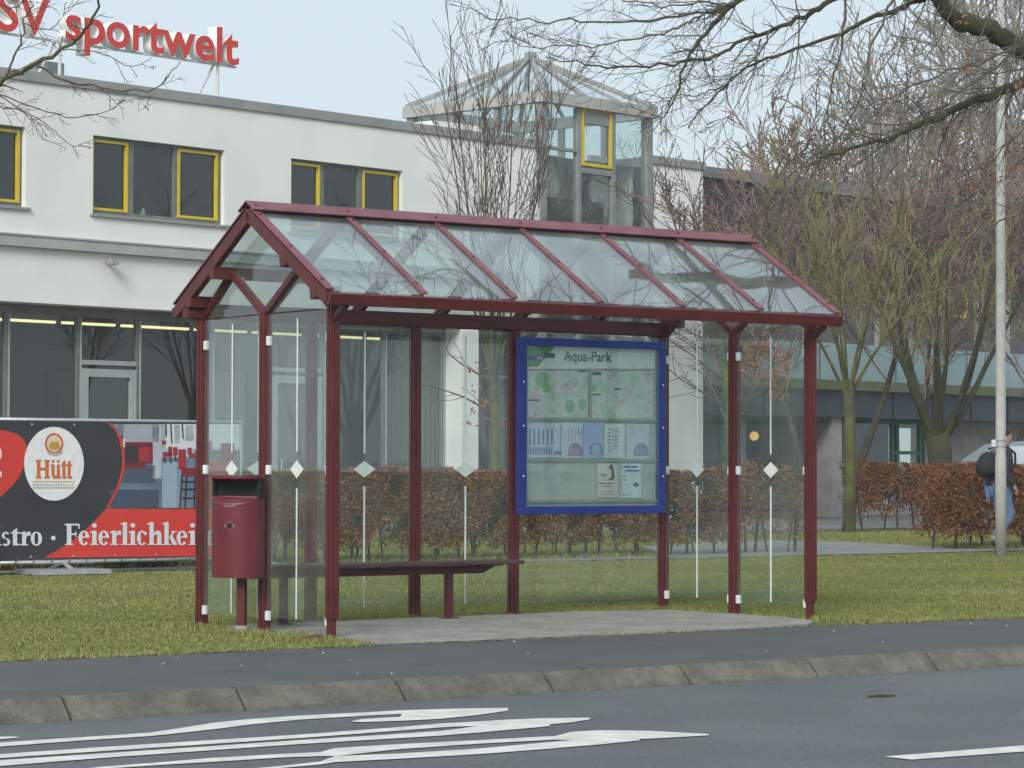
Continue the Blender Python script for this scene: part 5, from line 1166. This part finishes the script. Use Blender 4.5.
for px in (64, 222): 
    x = lt_x(px); mb.cyl((x, -0.08, 0), (x, -0.08, zbase), 0.03, 8); mb.cyl((x-0.42, 0.1, 0), (x-0.05, -0.06, zbase), 0.026, 8)
mb.box(lt_x(-45), lt_x(240), -0.10, -0.06, zbase-0.06, zbase-0.02); mb.build('support_frame', M['metalw'], ls)

# ------------------------------------------------------------------ dark annex to the right
an = empty('annex_building', FB.w(TE, 0.6, 0), FB.rot); tag(an, 'long dark brick annex with pale blue panel band behind the bare trees', 'building')
AL = 38.0
def ax(px, py=400, off=0.6): return FB.loc(px, py, off)[0]-TE
zb_ = (2.36, 2.98, 3.20, 3.95, 4.15, 5.75)
mb = MB(); mb.box(0.01, AL, 0.0, 9, 5.75, 7.62); mb.build('upper_wall', M['brick'], an)
mb = MB(); mb.box(0.012, AL+.1, -0.08, 9.1, 7.62, 7.86); mb.build('roof_edge', mat('annex_edge', (0.14, 0.145, 0.155), 0.6, (0.18, 0.185, 0.195), 2), an)
mb = MB(); mb.box(0.01, AL, 0.2, 9, 4.1, 5.75); mb.build('window_band', mat('dim_band', (0.07, 0.075, 0.08), 0.35, (0.12, 0.12, 0.12), 0.8), an)
x = 0.4
while x < AL:
    mb = MB(); mb.box(x-.04, x+.04, 0.1, 0.2, 4.1, 5.748); mb.build('band_mullion', M['lframe'], an); x += 1.45
for x0, x1 in ((925, 943), (953, 970)):
    a, b = ax(x0, 300), ax(x1, 300); s = MB(); e = .07; s.box(a, b, 0.05, .11, 5.62, 5.69); s.box(a, b, 0.05, .11, 4.92, 4.99); s.box(a, a+e, .051, .11, 4.99, 5.62); s.box(b-e, b, .051, .11, 4.99, 5.62); s.build('yellow_sash', M['yellow'], an)
mb = MB(); mb.box(0.01, AL, 0.0, 0.5, 3.22, 4.1); mb.build('panel_band', M['bluepanel'], an)
mb = MB(); x = 2.0
while x < AL: mb.box(x-.03, x+.03, -.012, 0.0, 3.22, 4.098); x += 3.1
mb.build('panel_joint', M['frame'], an)
mb = MB(); mb.box(0.02, AL-.1, 0.52, 8.9, 2.36, 4.09); mb.build('storey_block', M['concrete'], an)
mb = MB(); mb.box(0.01, AL, -0.35, 0.5, 2.98, 3.21); mb.build('canopy_edge', mat('mossy_concrete', (0.16, 0.17, 0.14), 0.9, (0.13, 0.15, 0.07), 1.2), an)
mb = MB(); mb.box(0.01, AL, -0.2, 0.6, 2.34, 2.98); mb.build('fascia', M['darkblue'], an)
mb = MB(); x = 1.0
while x < AL: mb.box(x-.02, x+.02, -.212, -.2, 2.36, 2.96); x += 1.7
mb.build('fascia_joint', M['dark'], an)
# ground floor behind: concrete piers, entrance glazing
gy = 0.9
mb = MB(); mb.box(ax(703, 450, 1.5)+.3, ax(722, 450, 1.5)+.5, gy-.3, gy+.3, 0, 2.34); c = mb.build('concrete_pier', M['concrete'], an)
mb = MB(); mb.box(ax(828, 450), ax(838.5, 450), -0.1, 2.2, 0, 2.338); mb.build('concrete_pier', M['concrete'], an)
mb = MB(); mb.box(ax(925, 440, 1.5), AL, gy, gy+.3, 0, 2.34); mb.build('concrete_wall', M['concrete'], an)
mb = MB(); mb.box(0.01, ax(925, 440, 1.5), gy+1.1, gy+1.3, 0, 2.34); mb.build('entrance_screen', mat('entrance_dark', (0.07, 0.085, 0.085), 0.3, (0.10, 0.115, 0.11), 1), an)
mb = MB(); mb.box(ax(838.5, 450, 1.5), ax(925, 440, 1.5), gy-.02, gy+.2, 0, 0.75); mb.build('parapet', M['concrete'], an)
gf = MB(); a, b = ax(840, 450, 1.5), ax(921, 450, 1.5)
for x in (a+.05, ax(892, 450, 1.5), ax(897, 450, 1.5), b-.05): gf.box(x-.05, x+.05, gy-.03, gy+.05, .75, 2.335)
gf.box(a, b, gy-.029, gy+.049, .75, .83); gf.box(ax(893, 450, 1.5), b, gy-.029, gy+.049, 1.5, 1.58); gf.box(a, b, gy-.029, gy+.049, 2.25, 2.334)
gw = gf.build('window', M['green'], an)
g = MB(); g.box(a, b, gy+.01, gy+.016, .8, 2.3); g.build('pane', M['winglass'], gw)
gf = MB(); a, b = ax(700, 430, 1.5)+.35, ax(716, 430, 1.5)+.3
for x in (a, b): gf.box(x-.06, x+.06, gy-.36, gy-.31, 1.35, 2.335)
gf.box(a, b, gy-.36, gy-.311, 1.35, 1.45); gw2 = gf.build('window', M['green'], an)
lx_, lz_ = FB.loc(752.5, 436, 1.9); mb = MB()
for i in range(6): 
    pass
import bmesh
bm = bmesh.new(); bmesh.ops.create_uvsphere(bm, u_segments=12, v_segments=8, radius=0.11); me = bpy.data.meshes.new('globe_lamp'); bm.to_mesh(me); bm.free()
mesh_obj('globe_lamp', me, M['lampo'], an, (lx_-TE, 1.25, lz_))
# low white railing on the forecourt
rl = empty('railing', G(862, 520), FB.rot); tag(rl, 'low pale tubular railing beside the green mossy trunk', 'railing')
mb = MB()
for z in (0.40, 0.62, 0.78): mb.cyl((-0.55, 0, z), (0.9, 0, z), 0.018, 6)
for x in (-0.55, 0.15, 0.9): mb.cyl((x, 0, 0), (x, 0, 0.78), 0.02, 6)
mb.build('rail_bars', M['galv'], rl)

# ------------------------------------------------------------------ parked car beyond the hedge
cp = at(1008, 500, 54.5); car = empty('parked_car', (cp.x, cp.y, 0), R(8)); tag(car, 'silver blue family car with pale windscreen parked beyond the hedge', 'car')
cbody = mat('car_silver_blue', (0.20, 0.24, 0.32), 0.3, (0.22, 0.26, 0.34), 3, spec=0.6)
prof = [(-1.65, .35), (-1.7, .62), (-1.62, .82), (-1.35, .98), (-0.95, 1.05), (1.9, 1.08), (2.05, .9), (2.08, .5), (2.0, .32)]
mb = MB(); mb.prism([(x, -0.86, z) for x, z in prof], (0, 1.72, 0)); mb.build('body', cbody, car, bevel=0.06)
zr_ = EYE+ray(1000, 441).z*53.7
gh = [(-1.12, 1.05), (-0.92, 1.18), (-0.25, zr_-.06), (0.05, zr_), (1.35, zr_-.02), (1.75, 1.25), (1.85, 1.08)]
mb = MB(); mb.prism([(x, -0.70, z) for x, z in gh], (0, 1.40, 0)); mb.build('cabin', cbody, car, bevel=0.05)
gm = mat('car_glass', (0.48, 0.56, 0.60), 0.12, (0.56, 0.64, 0.68), 2, spec=0.9)
mb = MB(); mb.prism([(-1.02, -0.712, 1.09), (-0.28, -0.712, zr_-.11), (0.38, -0.712, zr_-.08), (0.38, -0.712, 1.09)], (0, 0.01, 0)); mb.prism([(0.47, -0.712, 1.09), (0.47, -0.712, zr_-.08), (1.3, -0.712, zr_-.10), (1.62, -0.712, 1.12)], (0, 0.01, 0)); mb.build('side_window', gm, car)
mb = MB(); mb.poly([(-1.135, -0.62, 1.08), (-1.135, 0.62, 1.08), (-0.285, 0.58, zr_-.05), (-0.285, -0.58, zr_-.05)]); mb.build('windscreen', gm, car)
for x in (-1.25, 1.25):
    for y in (-0.86, 0.72):
        w = MB(); w.cyl((x, y, .32), (x, y+.14, .32), .32, 20); wh = w.build('wheel', plain((0.02, 0.02, 0.02)), car)
        r_ = MB(); ys = y-.006 if y < 0 else y+.146; r_.cyl((x, ys, .32), (x, ys+.005, .32), .2, 14); r_.build('rim', M['galv'], wh)
mb = MB(); mb.hexa([(-0.98,-.98,1.02),(-0.82,-.98,1.02),(-0.82,-.86,1.02),(-0.98,-.86,1.02),(-0.98,-.98,1.14),(-0.82,-.98,1.14),(-0.82,-.86,1.14),(-0.98,-.86,1.14)]); mb.build('mirror', cbody, car, bevel=0.02)
mb = MB(); mb.box(-1.69, -1.58, -0.8, -0.5, .66, .78); mb.build('headlight', M['clamp'], car)

# ------------------------------------------------------------------ person walking past the hedge
PY = 37.2; pc = at(999, 500, PY)
per = empty('person', (pc.x, pc.y, 0.0), R(20)); tag(per, 'person in dark jacket and blue jeans with black backpack walking behind the lamp post', 'person')
def skin(name, verts, edges, radii, m, parent, sub=2):
    me = bpy.data.meshes.new(name); me.from_pydata(verts, edges, []); me.materials.append(m)
    o = bpy.data.objects.new(name, me); col.objects.link(o); o.parent = parent
    md = o.modifiers.new('skin', 'SKIN'); md.use_smooth_shade = True
    sv = me.skin_vertices[0].data
    for i, r in enumerate(radii): sv[i].radius = (r, r) if not isinstance(r, tuple) else r
    sv[0].use_root = True
    s = o.modifiers.new('sub', 'SUBSURF'); s.levels = sub; s.render_levels = sub
    return o
skinm = mat('skin', (0.42, 0.26, 0.20), 0.6)
# local x = walking direction (to the right in the photograph)
J = dict(pel=(0, 0, .90), wai=(0.01, 0, 1.05), che=(0.05, 0, 1.27), nek=(0.08, 0, 1.42), hd0=(0.10, 0, 1.50), hd1=(0.115, 0, 1.58), hd2=(0.11, 0, 1.65),
         hR=(0, -.09, .87), kR=(0.13, -.09, .50), aR=(-0.14, -.09, .20), fR=(-0.06, -.09, .06), hL=(0, .09, .87), kL=(0.10, .09, .48), aL=(0.04, .09, .09), fL=(0.17, .09, .035),
         sR=(0.05, -.18, 1.36), eR=(-0.06, -.23, 1.10), wR=(0.10, -.22, .92), sL=(0.05, .18, 1.36), eL=(-0.02, .23, 1.10), wL=(0.16, .20, .93))
keys = list(J); idx = {k: i for i, k in enumerate(keys)}
ed = [('pel','wai'),('wai','che'),('che','nek'),('nek','hd0'),('hd0','hd1'),('hd1','hd2'),('pel','hR'),('hR','kR'),('kR','aR'),('aR','fR'),('pel','hL'),('hL','kL'),('kL','aL'),('aL','fL'),('che','sR'),('sR','eR'),('eR','wR'),('che','sL'),('sL','eL'),('eL','wL')]
rd_ = dict(pel=.125, wai=.115, che=.135, nek=.055, hd0=.075, hd1=.095, hd2=.08, hR=.085, kR=.058, aR=.04, fR=.035, hL=.085, kL=.058, aL=.04, fL=.035, sR=.062, eR=.045, wR=.028, sL=.062, eL=.045, wL=.028)
skin('body', [J[k] for k in keys], [(idx[a], idx[b]) for a, b in ed], [rd_[k] for k in keys], skinm, per)
def sub(name, ks, extra, m):
    ix = {k: i for i, k in enumerate(ks)}; e2 = [(ix[a], ix[b]) for a, b in ed if a in ix and b in ix]
    skin(name, [J[k] for k in ks], e2, [rd_[k]+extra for k in ks], m, per)
sub('trousers', ['pel', 'hR', 'kR', 'aR', 'hL', 'kL', 'aL'], 0.018, mat('blue_jeans', (0.10, 0.17, 0.30), 0.9, (0.14, 0.22, 0.36), 9))
sub('jacket', ['wai', 'che', 'sR', 'eR', 'wR', 'sL', 'eL', 'wL', 'pel'], 0.028, mat('dark_jacket', (0.035, 0.028, 0.034), 0.9, (0.055, 0.042, 0.05), 10))
hr = [(0.085, 0, 1.57), (0.08, 0, 1.64), (0.10, 0, 1.69)]
skin('hair', hr, [(0, 1), (1, 2)], [.085, .10, .07], mat('dark_hair', (0.03, 0.02, 0.015), 0.8), per)
for s_, k in ((-1, 'wR'), (1, 'wL')):
    w = Vector(J[k]); vv = [tuple(w), tuple(w+Vector((.03, 0, -.05)))]; ee = [(0, 1)]; rr_ = [.026, .026]
    for f in range(4):
        y = (f-1.5)*.018; vv += [tuple(w+Vector((.045, y, -.085))), tuple(w+Vector((.045, y, -.125-.008*(f in (1, 2)))))]; n_ = len(vv); ee += [(1, n_-2), (n_-2, n_-1)]; rr_ += [.0085, .0075]
    vv += [tuple(w+Vector((.055, s_*-.03, -.06))), tuple(w+Vector((.07, s_*-.04, -.085)))]; n_ = len(vv); ee += [(1, n_-2), (n_-2, n_-1)]; rr_ += [.0095, .0085]
    skin('hand', vv, ee, rr_, skinm, per, 1)
for s_, a, f in ((-1, 'aR', 'fR'), (1, 'aL', 'fL')):
    A0 = Vector(J[a]); F0 = Vector(J[f]); skin('shoe', [tuple(A0+Vector((-.03, 0, -.03))), tuple((A0+F0)/2+Vector((0, 0, -.02))), tuple(F0)], [(0, 1), (1, 2)], [.05, .048, .038], plain((0.03, 0.03, 0.035)), per, 1)
# backpack carried on the back
bk_ = empty('backpack', (pc.x, pc.y, 1.0), R(20)); tag(bk_, 'bulging black backpack on the walking person', 'backpack')
skin('pack_body', [(-.17, 0, .02), (-.20, 0, .14), (-.17, 0, .27), (-.11, 0, .38)], [(0, 1), (1, 2), (2, 3)], [.14, .18, .155, .085], mat('black_nylon', (0.012, 0.013, 0.017), 0.7, (0.02, 0.021, 0.026), 10), bk_)
mb = MB()
for y in (-.10, .10): mb.tube([Vector((-.10, y, .42)), Vector((0.05, y, .47)), Vector((.19, y*1.1, .36)), Vector((.19, y*1.2, .18)), Vector((0, y*1.7, .05)), Vector((-.12, y*1.3, 0))], [.018]*6, 6)
mb.build('strap', plain((0.015, 0.015, 0.02)), bk_)

# things across the road and to the right that the windows mirror
rs = [(33, 52, 1.0), (44, 43, 1.0), (52, 51, 1.1)]
for i, (x, y, s) in enumerate(rs):
    o = copy_tree(pr1); o.location = (x, y, 0); o.scale = (s*1.2,)*3; o.rotation_euler = (0, 0, i*1.3)
    o['label'] = 'bare twiggy tree beyond the right frame edge, seen only mirrored in the panes'; o['group'] = 'trees mirrored in the glass'
wd = empty('garden_wall', (30, 40, 0), 0); tag(wd, 'long brown retaining wall beyond the right frame edge', 'wall')
mb = MB(); mb.box(-6, 30, 22, 22.4, 0, 3.2); mb.build('wall_face', mat('retaining_wall', (0.10, 0.085, 0.065), 0.9, (0.16, 0.14, 0.11), 1), wd)

hz = MB(); hz.box(-70, 110, -40, 150, -1.2, 30.0)
hm = bpy.data.materials.new('haze_air'); hm.use_nodes = True; hn = hm.node_tree; hn.nodes.clear()
ho = hn.nodes.new('ShaderNodeOutputMaterial'); hv = hn.nodes.new('ShaderNodeVolumePrincipled'); hv.inputs['Color'].default_value = (0.92, 0.95, 1.0, 1)
hv.inputs['Density'].default_value = 0.0011; hv.inputs['Anisotropy'].default_value = 0.2; hn.links.new(hv.outputs[0], ho.inputs['Volume'])
tag(hz.build('haze', hm), 'thin pale winter haze filling the air over the street', 'haze', None, 'stuff')

# ------------------------------------------------------------------ camera, light, sky
cam = bpy.data.cameras.new('camera'); co = bpy.data.objects.new('camera', cam); col.objects.link(co); scene.camera = co
cam.sensor_width = 36; cam.lens = FOC/1024*36; cam.clip_start = 0.1; cam.clip_end = 3000
rotm = Matrix.Rotation(math.pi/2+PIT, 4, 'X') @ Matrix.Rotation(ROL, 4, 'Z')
co.matrix_world = Matrix.Translation((0, 0, EYE)) @ rotm

SUN_EL, SUN_AZ = R(32), R(195)       # azimuth clockwise from +Y: light comes from behind left
sd_ = Vector((math.sin(SUN_AZ)*math.cos(SUN_EL), math.cos(SUN_AZ)*math.cos(SUN_EL), math.sin(SUN_EL)))
sl = bpy.data.lights.new('sun', 'SUN'); sl.energy = 2.0; sl.angle = R(22); sl.color = (1.0, 0.96, 0.90)
so = bpy.data.objects.new('sun', sl); col.objects.link(so); so.rotation_euler = sd_.to_track_quat('Z', 'Y').to_euler()
w = bpy.data.worlds.new('World'); scene.world = w; w.use_nodes = True; nt = w.node_tree; bg = nt.nodes['Background']
sky = nt.nodes.new('ShaderNodeTexSky'); sky.sky_type = 'NISHITA'; sky.sun_disc = False; sky.sun_elevation = SUN_EL; sky.sun_rotation = SUN_AZ
sky.air_density = 1.0; sky.dust_density = 4.0; sky.ozone_density = 1.5
mixn = nt.nodes.new('ShaderNodeMixRGB'); mixn.inputs[0].default_value = 0.78; mixn.inputs[2].default_value = (5.7, 6.5, 7.0, 1)
nt.links.new(sky.outputs[0], mixn.inputs[1]); nt.links.new(mixn.outputs[0], bg.inputs[0]); bg.inputs[1].default_value = 0.11

scene.view_settings.view_transform = 'Standard'; scene.view_settings.look = 'None'; scene.view_settings.gamma = 1.0; scene.view_settings.exposure = 0.40
scene.render.engine = 'CYCLES'
scene.cycles.transparent_max_bounces = 40; scene.cycles.max_bounces = 8; scene.cycles.glossy_bounces = 4
